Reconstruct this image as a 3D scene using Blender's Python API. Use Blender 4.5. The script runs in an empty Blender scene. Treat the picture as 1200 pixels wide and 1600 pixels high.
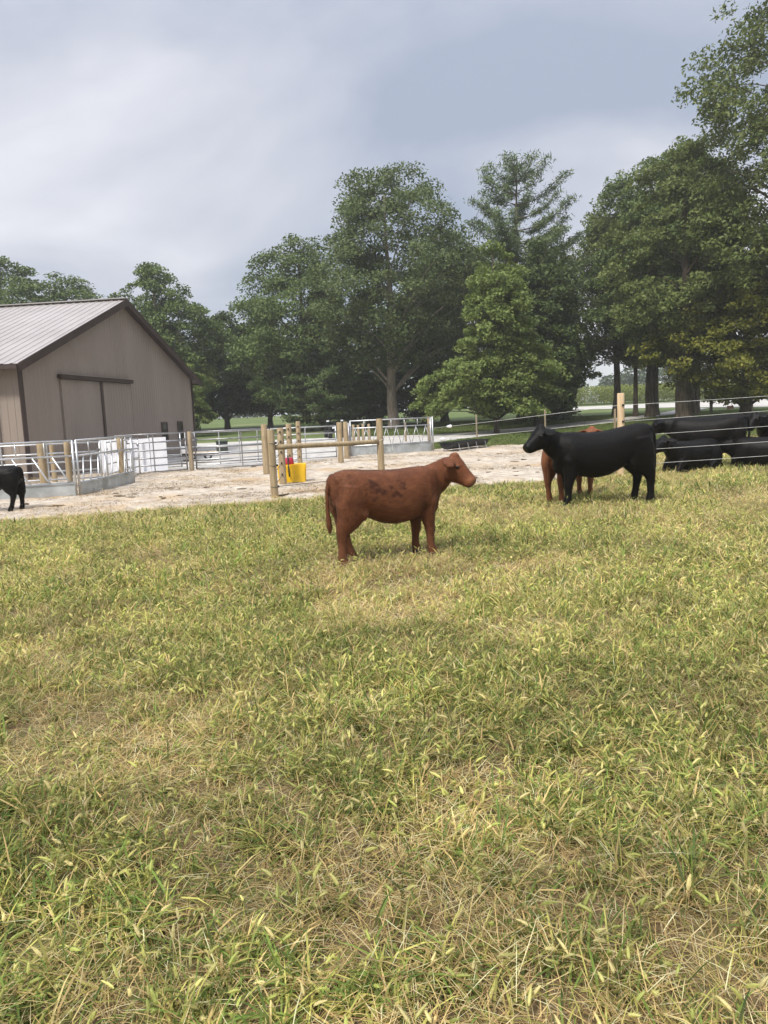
import bpy, bmesh, math, random
import numpy as np
from mathutils import Vector, Matrix

random.seed(7)
rng = np.random.default_rng(11)
R = math.radians
S = bpy.context.scene
COL = S.collection

# ------------------------------------------------------------------ camera
CAM_H = 1.65
PITCH, ROLL, FPX = math.atan(157 / 1202), R(2.4), 1202.0     # photograph is 1200 x 1600
cd = bpy.data.cameras.new('camera')
cam = bpy.data.objects.new('camera', cd); COL.objects.link(cam)
cd.sensor_fit = 'VERTICAL'; cd.sensor_height = 36; cd.sensor_width = 27
cd.lens = FPX / 1600 * 36
cd.clip_end = 3000; cd.clip_start = 0.05
cam.matrix_world = Matrix.Translation((0, 0, CAM_H)) @ Matrix.Rotation(math.pi / 2 - PITCH, 4, 'X') @ Matrix.Rotation(-ROLL, 4, 'Z')
S.camera = cam

# ------------------------------------------------------------------ world: overcast cloud deck over a daylight sky
SUN_EL, SUN_AZ = 52, 215            # azimuth clockwise from +Y (north): behind the camera on the left
W = bpy.data.worlds.new('World'); S.world = W; W.use_nodes = True
nt = W.node_tree; N = nt.nodes; L = nt.links; N.clear()
def nn(tree, t, **kw):
    n = tree.nodes.new(t)
    for k, v in kw.items():
        if k.startswith('i_'):
            n.inputs[k[2:]].default_value = v
        else:
            setattr(n, k, v)
    return n
out = nn(nt, 'ShaderNodeOutputWorld')
sky = nn(nt, 'ShaderNodeTexSky', sky_type='NISHITA', sun_disc=False)
sky.sun_elevation = R(SUN_EL); sky.sun_rotation = R(SUN_AZ)
bg_sky = nn(nt, 'ShaderNodeBackground', i_Strength=0.1)
L.new(sky.outputs[0], bg_sky.inputs[0])
tc = nn(nt, 'ShaderNodeTexCoord')
sep = nn(nt, 'ShaderNodeSeparateXYZ'); L.new(tc.outputs['Generated'], sep.inputs[0])
zc = nn(nt, 'ShaderNodeMath', operation='MAXIMUM'); L.new(sep.outputs[2], zc.inputs[0]); zc.inputs[1].default_value = 0.0
za = nn(nt, 'ShaderNodeMath', operation='ADD'); L.new(zc.outputs[0], za.inputs[0]); za.inputs[1].default_value = 0.42
dx = nn(nt, 'ShaderNodeMath', operation='DIVIDE'); L.new(sep.outputs[0], dx.inputs[0]); L.new(za.outputs[0], dx.inputs[1])
dy = nn(nt, 'ShaderNodeMath', operation='DIVIDE'); L.new(sep.outputs[1], dy.inputs[0]); L.new(za.outputs[0], dy.inputs[1])
cmb = nn(nt, 'ShaderNodeCombineXYZ'); L.new(dx.outputs[0], cmb.inputs[0]); L.new(dy.outputs[0], cmb.inputs[1])
SKY_OFF = (29.0698, 23.8003, -1.7148)
mp = nn(nt, 'ShaderNodeMapping'); mp.inputs['Location'].default_value = SKY_OFF
mp.inputs['Scale'].default_value = (0.8, 1.0, 1.0); L.new(cmb.outputs[0], mp.inputs[0])
n1 = nn(nt, 'ShaderNodeTexNoise', i_Scale=1.7, i_Detail=6, i_Roughness=0.48, i_Distortion=0.35); L.new(mp.outputs[0], n1.inputs[0])
cr = nn(nt, 'ShaderNodeValToRGB'); L.new(n1.outputs[0], cr.inputs[0])
e = cr.color_ramp.elements
e[0].position = 0.36; e[0].color = (0.27, 0.305, 0.38, 1)
e[1].position = 0.70; e[1].color = (0.64, 0.635, 0.655, 1)
m_ = e.new(0.50); m_.color = (0.405, 0.418, 0.475, 1)
# an overcast deck is brighter overhead than near the horizon
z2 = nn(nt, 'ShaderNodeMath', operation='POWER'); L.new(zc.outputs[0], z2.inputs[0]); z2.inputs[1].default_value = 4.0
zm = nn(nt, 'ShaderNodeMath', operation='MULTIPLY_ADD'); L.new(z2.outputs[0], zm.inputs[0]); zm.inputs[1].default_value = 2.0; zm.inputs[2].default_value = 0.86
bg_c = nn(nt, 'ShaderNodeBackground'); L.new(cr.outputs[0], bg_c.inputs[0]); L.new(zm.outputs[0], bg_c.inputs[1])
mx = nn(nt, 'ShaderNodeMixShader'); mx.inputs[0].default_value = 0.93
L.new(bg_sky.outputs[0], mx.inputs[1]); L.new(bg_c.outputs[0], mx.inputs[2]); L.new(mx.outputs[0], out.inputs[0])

# ------------------------------------------------------------------ sun through the cloud
sd = bpy.data.lights.new('sun', 'SUN'); sd.energy = 2.6; sd.angle = R(9); sd.color = (1, 0.95, 0.87)
so = bpy.data.objects.new('sun', sd); COL.objects.link(so)
az, el = R(SUN_AZ), R(SUN_EL)
to_sun = Vector((math.sin(az) * math.cos(el), math.cos(az) * math.cos(el), math.sin(el)))
so.rotation_euler = to_sun.to_track_quat('Z', 'Y').to_euler(); so.location = to_sun * 60

vs = S.view_settings
vs.view_transform = 'Standard'; vs.look = 'None'; vs.gamma = 1; vs.exposure = 0.85; vs.use_curve_mapping = False

# ------------------------------------------------------------------ measuring helpers
_f = np.array([0, math.cos(PITCH), -math.sin(PITCH)]); _r0 = np.array([1., 0, 0]); _u0 = np.cross(_r0, _f)
_c, _s = math.cos(-ROLL), math.sin(-ROLL)
_r = _c * _r0 + _s * _u0; _u = -_s * _r0 + _c * _u0
def at(px, py, y):
    """where a sight line meets the upright plane at depth y (metres)"""
    d = _f + (px - 600) / FPX * _r - (py - 800) / FPX * _u
    t = y / d[1]
    return np.array([t * d[0], y, CAM_H + t * d[2]])
def tz(y):
    """the land: level paddock, then a gentle rise to the road"""
    y = np.asarray(y, float)
    t = np.clip((y - 26) / 87, 0, 1)
    return 0.018 * 85 * (t * t * (1.6 - 0.6 * t)) * 0.55 + 0.018 * 85 * 0.45 * t
def hash2(ix, iy, s):
    n = np.sin(ix * 127.1 + iy * 311.7 + s * 74.7) * 43758.5453
    return n - np.floor(n)
def vnoise(x, y, s=0):
    x = np.asarray(x, float); y = np.asarray(y, float)
    ix, iy = np.floor(x), np.floor(y); fx, fy = x - ix, y - iy
    fx = fx * fx * (3 - 2 * fx); fy = fy * fy * (3 - 2 * fy)
    a, b = hash2(ix, iy, s), hash2(ix + 1, iy, s); c, d = hash2(ix, iy + 1, s), hash2(ix + 1, iy + 1, s)
    return (a * (1 - fx) + b * fx) * (1 - fy) + (c * (1 - fx) + d * fx) * fy
def fbm(x, y, s=0, o=3):
    v = 0; a = 0.5; t = 0
    for k in range(o):
        v = v + a * vnoise(np.asarray(x) * 2 ** k, np.asarray(y) * 2 ** k, s + k); t += a; a *= 0.5
    return v / t

# ------------------------------------------------------------------ materials
def material(name):
    m = bpy.data.materials.new(name); m.use_nodes = True
    t = m.node_tree
    return m, t, t.nodes['Principled BSDF']
def surf(name, c1, c2, scale=4, rough=0.8, bump=0.0, stretch=(1, 1, 1), metal=0.0, lo=0.35, hi=0.65, detail=5,
         fine=None, spec=0.3, c3=None, s3=1.0, rr=None, sheen=0.0, bscale=None, bdist=0.01):
    """two-tone noise material; c3 lays a second, larger blotch of colour over it"""
    m, t, p = material(name)
    co = nn(t, 'ShaderNodeTexCoord'); mp = nn(t, 'ShaderNodeMapping'); mp.inputs['Scale'].default_value = stretch
    t.links.new(co.outputs['Object'], mp.inputs[0])
    no = nn(t, 'ShaderNodeTexNoise', i_Scale=scale, i_Detail=detail, i_Roughness=0.6); t.links.new(mp.outputs[0], no.inputs[0])
    r = nn(t, 'ShaderNodeValToRGB'); t.links.new(no.outputs[0], r.inputs[0])
    r.color_ramp.elements[0].position = lo; r.color_ramp.elements[0].color = (*c1, 1)
    r.color_ramp.elements[1].position = hi; r.color_ramp.elements[1].color = (*c2, 1)
    colour = r.outputs[0]
    if c3:
        n3 = nn(t, 'ShaderNodeTexNoise', i_Scale=s3, i_Detail=4, i_Roughness=0.65); t.links.new(co.outputs['Object'], n3.inputs[0])
        r3 = nn(t, 'ShaderNodeValToRGB'); t.links.new(n3.outputs[0], r3.inputs[0])
        r3.color_ramp.elements[0].position = 0.50; r3.color_ramp.elements[1].position = 0.68
        mxn = nn(t, 'ShaderNodeMix', data_type='RGBA'); t.links.new(r3.outputs[0], mxn.inputs[0])
        t.links.new(colour, mxn.inputs[6]); mxn.inputs[7].default_value = (*c3, 1)
        colour = mxn.outputs[2]
    t.links.new(colour, p.inputs['Base Color'])
    p.inputs['Roughness'].default_value = rough; p.inputs['Metallic'].default_value = metal
    p.inputs['Specular IOR Level'].default_value = spec
    if sheen:
        p.inputs['Sheen Weight'].default_value = sheen; p.inputs['Sheen Roughness'].default_value = 0.5
    if rr:
        mr = nn(t, 'ShaderNodeMapRange', i_3=rr[0], i_4=rr[1]) if False else nn(t, 'ShaderNodeMapRange')
        mr.inputs[3].default_value = rr[0]; mr.inputs[4].default_value = rr[1]
        t.links.new(no.outputs[0], mr.inputs[0]); t.links.new(mr.outputs[0], p.inputs['Roughness'])
    if bump:
        bn = nn(t, 'ShaderNodeTexNoise', i_Scale=bscale or scale * 3, i_Detail=6, i_Roughness=0.65); t.links.new(mp.outputs[0], bn.inputs[0])
        b = nn(t, 'ShaderNodeBump', i_Strength=bump, i_Distance=bdist); t.links.new(bn.outputs[0], b.inputs['Height'])
        t.links.new(b.outputs[0], p.inputs['Normal'])
    return m
def leafy(name, c1, c2, trans=0.35, rough=0.6):
    m, t, p = material(name)
    g = nn(t, 'ShaderNodeNewGeometry')
    r = nn(t, 'ShaderNodeValToRGB'); t.links.new(g.outputs['Random Per Island'], r.inputs[0])
    r.color_ramp.elements[0].color = (*c1, 1); r.color_ramp.elements[1].color = (*c2, 1)
    t.links.new(r.outputs[0], p.inputs['Base Color']); p.inputs['Roughness'].default_value = rough
    p.inputs['Specular IOR Level'].default_value = 0.25
    tr = nn(t, 'ShaderNodeBsdfTranslucent'); t.links.new(r.outputs[0], tr.inputs[0])
    ms = nn(t, 'ShaderNodeMixShader'); ms.inputs[0].default_value = trans
    t.links.new(p.outputs[0], ms.inputs[1]); t.links.new(tr.outputs[0], ms.inputs[2])
    t.links.new(ms.outputs[0], t.nodes['Material Output'].inputs[0])
    return m
def attr_leaf(name, attr='col', trans=0.3, rough=0.65):
    m, t, p = material(name)
    a = nn(t, 'ShaderNodeAttribute', attribute_name=attr)
    oi = nn(t, 'ShaderNodeObjectInfo')
    hs = nn(t, 'ShaderNodeHueSaturation')
    mr = nn(t, 'ShaderNodeMapRange'); mr.inputs[3].default_value = 0.75; mr.inputs[4].default_value = 1.25
    t.links.new(oi.outputs['Random'], mr.inputs[0]); t.links.new(mr.outputs[0], hs.inputs['Value'])
    t.links.new(a.outputs['Color'], hs.inputs['Color'])
    t.links.new(hs.outputs[0], p.inputs['Base Color']); p.inputs['Roughness'].default_value = rough
    p.inputs['Specular IOR Level'].default_value = 0.3
    tr = nn(t, 'ShaderNodeBsdfTranslucent'); t.links.new(hs.outputs[0], tr.inputs[0])
    ms = nn(t, 'ShaderNodeMixShader'); ms.inputs[0].default_value = trans
    t.links.new(p.outputs[0], ms.inputs[1]); t.links.new(tr.outputs[0], ms.inputs[2])
    t.links.new(ms.outputs[0], t.nodes['Material Output'].inputs[0])
    return m

M = {}
M['soil'] = surf('thatch_soil', (0.085, 0.06, 0.032), (0.20, 0.145, 0.075), 9, 0.95, 0.8, c3=(0.13, 0.135, 0.045), s3=1.1, bscale=40)
M['lawn'] = surf('mown_lawn', (0.070, 0.105, 0.026), (0.115, 0.15, 0.045), 3, 0.95, 0.5, c3=(0.15, 0.17, 0.07), s3=0.12, bscale=20, bdist=0.03)
M['sand'] = surf('trampled_sand', (0.30, 0.25, 0.195), (0.56, 0.495, 0.41), 3.2, 0.95, 1.0, c3=(0.44, 0.32, 0.195), s3=0.42, bscale=9, bdist=0.06, lo=.30, hi=.62, detail=8)
M['gravel'] = surf('pale_gravel', (0.34, 0.325, 0.30), (0.54, 0.52, 0.49), 2.5, 0.95, 0.7, bscale=14, bdist=0.04, detail=8, c3=(0.42, 0.39, 0.34), s3=0.25)
M['road'] = surf('limestone_road', (0.38, 0.365, 0.34), (0.48, 0.46, 0.43), 0.6, 0.95, 0.3)
M['wall'] = surf('taupe_steel_siding', (0.228, 0.187, 0.160), (0.265, 0.22, 0.188), 0.8, 0.55, 0.0, stretch=(1, 1, 0.25), spec=0.35)
M['roof'] = surf('roof_steel', (0.30, 0.275, 0.265), (0.36, 0.33, 0.32), 0.7, 0.42, 0.0, spec=0.5)
M['trim'] = surf('brown_trim', (0.045, 0.030, 0.027), (0.065, 0.045, 0.04), 2, 0.5)
M['pane'] = surf('dark_glass', (0.012, 0.013, 0.015), (0.02, 0.02, 0.022), 2, 0.12, spec=0.6)
M['galv'] = surf('galvanised_tube', (0.44, 0.455, 0.46), (0.60, 0.61, 0.62), 6, 0.42, 0.0, metal=0.75, rr=(0.32, 0.5))
M['galv_dull'] = surf('dull_tube', (0.20, 0.20, 0.205), (0.34, 0.34, 0.35), 6, 0.45, 0.0, metal=0.8, rr=(0.35, 0.55))
M['sheet'] = surf('galvanised_sheet', (0.36, 0.39, 0.40), (0.56, 0.59, 0.60), 2.2, 0.45, 0.15, metal=0.5, rr=(0.35, 0.6), c3=(0.30, 0.32, 0.31), s3=1.3)
M['post'] = surf('treated_pine', (0.25, 0.185, 0.105), (0.40, 0.315, 0.20), 5, 0.85, 0.5, stretch=(3.5, 3.5, 0.35), c3=(0.24, 0.19, 0.115), s3=2.2, bscale=14)
M['post_new'] = surf('fresh_pine', (0.48, 0.345, 0.205), (0.60, 0.46, 0.30), 5, 0.8, 0.3, stretch=(3.5, 3.5, 0.35), bscale=14)
M['post_grey'] = surf('weathered_pine', (0.21, 0.165, 0.11), (0.34, 0.275, 0.19), 5, 0.9, 0.5, stretch=(3.5, 3.5, 0.35), bscale=14)
M['wire'] = surf('white_polywire', (0.58, 0.58, 0.56), (0.70, 0.70, 0.68), 30, 0.6)
M['wire_dark'] = surf('dark_wire', (0.05, 0.045, 0.04), (0.11, 0.10, 0.09), 20, 0.6, metal=0.3)
M['plastic_w'] = surf('white_plastic', (0.74, 0.75, 0.78), (0.82, 0.83, 0.85), 3, 0.45)
M['tarp'] = surf('white_sheeting', (0.70, 0.71, 0.76), (0.84, 0.85, 0.88), 2.5, 0.5, 0.4, bscale=3, bdist=0.05)
M['black_p'] = surf('black_plastic', (0.010, 0.010, 0.011), (0.025, 0.025, 0.026), 5, 0.5)
M['yellow'] = surf('yellow_plastic', (0.80, 0.47, 0.012), (0.88, 0.56, 0.03), 3, 0.45, c3=(0.66, 0.40, 0.03), s3=3)
M['red'] = surf('red_plastic', (0.36, 0.018, 0.045), (0.46, 0.035, 0.075), 4, 0.5)
M['rubber'] = surf('rubber', (0.012, 0.012, 0.012), (0.03, 0.03, 0.03), 8, 0.8)
M['tan_deck'] = surf('tan_boards', (0.42, 0.34, 0.24), (0.56, 0.47, 0.35), 3, 0.85, stretch=(1, 6, 1))
M['green_box'] = surf('dark_green_steel', (0.03, 0.04, 0.035), (0.05, 0.062, 0.052), 4, 0.5)
M['bark'] = surf('bark', (0.055, 0.042, 0.030), (0.145, 0.115, 0.085), 3, 0.95, 0.9, stretch=(3, 3, 0.5), bscale=6, bdist=0.06)
M['bark_pale'] = surf('pale_bark', (0.20, 0.16, 0.125), (0.36, 0.30, 0.24), 3, 0.95, 0.9, stretch=(3, 3, 0.5), bscale=6, bdist=0.06)
M['dung'] = surf('dry_manure', (0.085, 0.062, 0.04), (0.19, 0.145, 0.095), 9, 0.95, 0.7)
M['brick'] = surf('red_brown_block', (0.20, 0.085, 0.06), (0.28, 0.13, 0.095), 6, 0.9)
M['eye'] = surf('eye', (0.005, 0.004, 0.004), (0.010, 0.008, 0.007), 5, 0.3, spec=0.35)
M['grass'] = attr_leaf('grass_blades', trans=0.45)
M['corn'] = leafy('corn_leaf', (0.10, 0.15, 0.025), (0.26, 0.28, 0.06), 0.3)
LEAF = dict(
    oak=leafy('oak_leaves', (0.074, 0.114, 0.032), (0.158, 0.208, 0.065), 0.30),
    oak2=leafy('dull_oak_leaves', (0.066, 0.101, 0.034), (0.145, 0.178, 0.065), 0.30),
    walnut=leafy('walnut_leaves', (0.085, 0.122, 0.034), (0.186, 0.215, 0.065), 0.33),
    bright=leafy('fresh_leaves', (0.110, 0.158, 0.036), (0.225, 0.275, 0.082), 0.36),
    olive=leafy('olive_leaves', (0.114, 0.136, 0.019), (0.261, 0.251, 0.049), 0.36),
    pine=leafy('pine_needles', (0.074, 0.119, 0.044), (0.168, 0.208, 0.083), 0.22),
    spruce=leafy('spruce_needles', (0.056, 0.096, 0.032), (0.123, 0.159, 0.052), 0.2),
    dark=leafy('dark_leaves', (0.045, 0.072, 0.02), (0.103, 0.136, 0.04), 0.26),
    far=leafy('far_leaves', (0.050, 0.080, 0.036), (0.085, 0.115, 0.056), 0.25),
    shrub=leafy('pale_shrub_leaves', (0.14, 0.19, 0.08), (0.42, 0.44, 0.33), 0.3))

# ------------------------------------------------------------------ building helpers
def tag(o, label=None, cat=None, group=None, kind=None):
    if label: o['label'] = label
    if cat: o['category'] = cat
    if group: o['group'] = group
    if kind: o['kind'] = kind
    return o
def link(o, parent=None):
    COL.objects.link(o)
    if parent: o.parent = parent
    return o
def empty(name, loc=(0, 0, 0), rz=0.0):
    o = bpy.data.objects.new(name, None); o.empty_display_size = 0.2
    o.location = loc; o.rotation_euler = (0, 0, rz)
    return link(o)
def mesh_obj(name, v, f, mat, parent=None, smooth=False):
    me = bpy.data.meshes.new(name)
    me.from_pydata([tuple(map(float, p)) for p in v], [], f); me.update()
    if mat: me.materials.append(mat)
    if smooth:
        me.polygons.foreach_set('use_smooth', [True] * len(me.polygons))
    return link(bpy.data.objects.new(name, me), parent)
class MB:
    def __init__(s): s.v = []; s.f = []
    def add(s, v, f):
        b = len(s.v); s.v += [tuple(p) for p in v]; s.f += [tuple(b + i for i in q) for q in f]
    def box(s, x0, x1, y0, y1, z0, z1):
        s.add([(x0, y0, z0), (x1, y0, z0), (x1, y1, z0), (x0, y1, z0), (x0, y0, z1), (x1, y0, z1), (x1, y1, z1), (x0, y1, z1)],
              [(0, 3, 2, 1), (4, 5, 6, 7), (0, 1, 5, 4), (1, 2, 6, 5), (2, 3, 7, 6), (3, 0, 4, 7)])
        return s
    def bar(s, p0, p1, w, h):
        """rectangular bar from p0 to p1, w across and h high"""
        p0, p1 = Vector(p0), Vector(p1); t = (p1 - p0).normalized()
        up = Vector((0, 0, 1)) if abs(t.z) < 0.95 else Vector((0, 1, 0))
        a = t.cross(up).normalized() * w / 2; b = a.cross(t).normalized() * h / 2
        q = [p + i * a + j * b for p in (p0, p1) for i, j in ((-1, -1), (1, -1), (1, 1), (-1, 1))]
        s.add(q, [(0, 1, 2, 3), (7, 6, 5, 4), (0, 4, 5, 1), (1, 5, 6, 2), (2, 6, 7, 3), (3, 7, 4, 0)])
        return s
    def tube(s, pts, r, n=8, r1=None, cap=True):
        pts = [Vector(p) for p in pts]; k = len(pts); rs = np.linspace(r, r if r1 is None else r1, k) if np.isscalar(r) else r
        t0 = (pts[1] - pts[0]).normalized()
        a = t0.cross(Vector((0, 0, 1)) if abs(t0.z) < 0.9 else Vector((1, 0, 0))).normalized()
        V = []; 
        for i, p in enumerate(pts):
            t = (pts[min(i + 1, k - 1)] - pts[max(i - 1, 0)]).normalized()
            a = (a - t * a.dot(t)).normalized(); b = t.cross(a)
            V += [p + (a * math.cos(q) + b * math.sin(q)) * float(rs[i]) for q in (2 * math.pi * j / n for j in range(n))]
        Fc = [(i * n + j, i * n + (j + 1) % n, (i + 1) * n + (j + 1) % n, (i + 1) * n + j) for i in range(k - 1) for j in range(n)]
        if cap: Fc += [tuple(range(n - 1, -1, -1)), tuple((k - 1) * n + j for j in range(n))]
        s.add(V, Fc)
        return s
    def build(s, name, mat, parent=None, smooth=False):
        return mesh_obj(name, s.v, s.f, mat, parent, smooth)
def post_mesh(name, h, r, mat, seed=0, parent=None, loc=(0, 0, 0), lean=0.0, n=14):
    """round timber: slightly out of true, knots, chamfered sawn top"""
    rg = np.random.default_rng(seed)
    zs = [-0.25, 0.0, 0.25 * h, 0.5 * h, 0.75 * h, h - 0.02, h - 0.004, h]
    V = []; ph = rg.random() * 6
    for z in zs:
        rr = r * (1.03 - 0.06 * max(z, 0) / h)
        if z > h - 0.01: rr *= 0.93
        if z == h: rr *= 0.97
        for j in range(n):
            a = 2 * math.pi * j / n
            k = 1 + 0.03 * math.sin(2 * a + ph + z) + 0.02 * rg.standard_normal() * (z < h - 0.03)
            V.append((rr * k * math.cos(a) + lean * z, rr * k * math.sin(a) + 0.004 * math.sin(3 * z + ph), z))
    m = len(zs)
    Fc = [(i * n + j, i * n + (j + 1) % n, (i + 1) * n + (j + 1) % n, (i + 1) * n + j) for i in range(m - 1) for j in range(n)]
    Fc += [tuple((m - 1) * n + j for j in range(n))]
    o = mesh_obj(name, V, Fc, mat, parent); o.location = loc
    for p in o.data.polygons[:-1]: p.use_smooth = True
    return o
cy = S.cycles
cy.max_bounces = 4; cy.diffuse_bounces = 2; cy.glossy_bounces = 2; cy.transmission_bounces = 2; cy.transparent_max_bounces = 4
cy.caustics_reflective = False; cy.caustics_refractive = False

# ================================================================== THE SETTING
def sheet(name, xs, yf, yb, nv, zf, mat, smooth=True):
    """ruled ground sheet: for each x a strip from yf(x) to yb(x)"""
    xs = np.asarray(xs, float); v = np.linspace(0, 1, nv)
    Y = yf[:, None] * (1 - v) + yb[:, None] * v; X = np.repeat(xs[:, None], nv, 1); Z = zf(X, Y)
    V = np.stack([X, Y, Z], -1).reshape(-1, 3); k = len(xs)
    Fc = [(i * nv + j, (i + 1) * nv + j, (i + 1) * nv + j + 1, i * nv + j + 1) for i in range(k - 1) for j in range(nv - 1)]
    return tag(mesh_obj(name, V, Fc, mat, None, smooth), kind='structure')
xs = np.concatenate([np.linspace(-400, -60, 12), np.linspace(-50, 50, 26), np.linspace(60, 400, 12)])
ones = np.ones_like(xs)
ys = np.concatenate([np.linspace(-60, 20, 6), np.linspace(24, 116, 40), np.linspace(130, 1500, 12)])
V = [(x, y, float(tz(y)) - (0.02 if y > 31 else 0.2)) for x in xs for y in ys]; nv = len(ys)
tag(mesh_obj('ground', V, [(i * nv + j, (i + 1) * nv + j, (i + 1) * nv + j + 1, i * nv + j + 1) for i in range(len(xs) - 1) for j in range(nv - 1)], M['lawn'], None, True), kind='structure')

def past_z(X, Y):
    fade = np.clip((12.5 - Y) / 2.0, 0, 1)
    right = np.clip((X - 6.5) / 1.5, 0, 1) * np.clip((30 - Y) / 4, 0, 1)
    und = (fbm(X * 0.9, Y * 0.9, 3) - 0.5) * 0.09 + (fbm(X * 4, Y * 4, 9, 2) - 0.5) * 0.03
    return tz(Y) + und * np.maximum(fade, right)
xs = np.linspace(-24, 34, 300)
sheet('pasture', xs, np.full(300, -6.0), 31.6 + 0.5 * fbm(xs * 0.8, xs * 0, 2) + 0.02 * xs, 220, past_z, M['soil'])

def lerp_tab(x, tab): return np.interp(x, [a for a, b in tab], [b for a, b in tab])
# trampled sand lot between the grass and the gates
xs = np.concatenate([np.linspace(-24, -8, 40), np.linspace(-7.9, 6.4, 300)])
yf = lerp_tab(xs, [(-24, 12.6), (-6.8, 13.4), (-2, 14.75), (1.4, 16.2), (3.2, 16.1), (4.4, 17.0), (5.2, 20.5), (6.4, 29.5)]) + (fbm(xs * 2.2, xs * 0, 5) - 0.5) * 0.7 + (fbm(xs * 9, xs * 0, 6) - 0.5) * 0.3
yb = lerp_tab(xs, [(-24, 25.0), (-6.2, 24.6), (-3, 25.4), (-1.2, 28.5), (1.9, 29.9), (3.2, 31.3), (6.4, 30.3)]) + (fbm(xs * 1.4, xs * 0, 8) - 0.5) * 0.5
yb = np.maximum(yb, yf + 0.2)
def sand_z(X, Y):
    e = np.clip((Y - np.interp(X, xs, yf)) / 0.5, 0, 1)
    return tz(Y) + 0.008 + e * (0.012 + 0.05 * fbm(X * 1.6, Y * 1.6, 21) + 0.035 * fbm(X * 6, Y * 6, 31, 2))
sheet('sand_lot', xs, yf, yb, 170, sand_z, M['sand'])
def sand_h(x, y): return float(sand_z(np.array([x]), np.array([y]))[0])
# pale gravel yard behind the gates and round the barn, running out into the drive
xs2 = np.concatenate([np.linspace(-40, -3, 60), np.linspace(-2.8, 31, 130)])
yf2 = lerp_tab(xs2, [(-40, 24.0), (-6.2, 24.2), (-3, 25.0), (-1.2, 28.0), (1.6, 33.5), (2.6, 36.6), (6, 41.2), (10, 46.0), (16, 52.3), (24, 62), (31, 73)])
yb2 = lerp_tab(xs2, [(-40, 45), (-9, 46), (-5, 46.5), (0, 45.5), (3.2, 44.5), (6, 46.2), (10, 50.0), (16, 56.0), (24, 66), (31, 78)]) + (fbm(xs2 * 1.3, xs2 * 0, 12) - 0.5) * 0.4
sheet('gravel_drive', xs2, yf2, yb2, 30, lambda X, Y: tz(Y) + 0.006 - 0.02 * (Y > 200), M['gravel'])
# the road past the farm
xs3 = np.linspace(16, 120, 60)
sheet('road', xs3, lerp_tab(xs3, [(16, 90), (30, 80), (34, 70), (120, 60)]), np.full(60, 98.0), 12, lambda X, Y: tz(Y) + 0.012, M['road'])

# ------------------------------------------------------------------ trees
def quads(name, P, mat, parent=None):
    """P: (n,4,3) leaf quads, one mesh"""
    n = len(P); me = bpy.data.meshes.new(name)
    me.vertices.add(n * 4); me.vertices.foreach_set('co', P.reshape(-1).astype(np.float32))
    me.loops.add(n * 4); me.loops.foreach_set('vertex_index', np.arange(n * 4, dtype=np.int32))
    me.polygons.add(n); me.polygons.foreach_set('loop_start', np.arange(0, n * 4, 4, dtype=np.int32))
    me.update(calc_edges=True); me.materials.append(mat)
    return me
def unit(a): return a / np.maximum(np.linalg.norm(a, axis=-1, keepdims=True), 1e-9)
def leaf_quads(C, out, l, w, rg, upb=0.7):
    n = len(C)
    nrm = unit(rg.standard_normal((n, 3)) * 0.75 + np.array([0, 0, upb]) + out * 0.45)
    d = unit(np.cross(nrm, rg.standard_normal((n, 3)))) 
    s = np.cross(nrm, d)
    k = rg.uniform(0.65, 1.3, (n, 1)); L_ = d * l * k / 2; W_ = s * w * k / 2
    drop = nrm * l * 0.12
    return np.stack([C - L_ - drop, C + W_ + L_ * 0.15, C + L_ - drop, C - W_ + L_ * 0.15], 1)
PROF = dict(
    soft=lambda t: (1 - np.clip(t, 0, 1) ** 1.7) ** 0.75 * (0.78 + 0.22 * np.sin(np.pi * np.minimum(t * 2.4, 1))) + 0.04,
    oak=lambda t: np.sin(np.pi * np.clip(t, 0, 1) ** 0.75 * 0.94 + 0.14) ** 0.65,
    tall=lambda t: np.sin(np.pi * np.clip(t, 0, 1) ** 0.85 * 0.92 + 0.2) ** 0.8,
    cone=lambda t: (1 - np.clip(t, 0, 1)) ** 0.58 * (0.72 + 0.28 * np.sin(np.pi * np.minimum(t * 2.2, 1))) + 0.05,
    egg=lambda t: np.sin(np.pi * np.clip(t, 0, 1) ** 0.6 * 0.96 + 0.1) ** 0.7)
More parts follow.
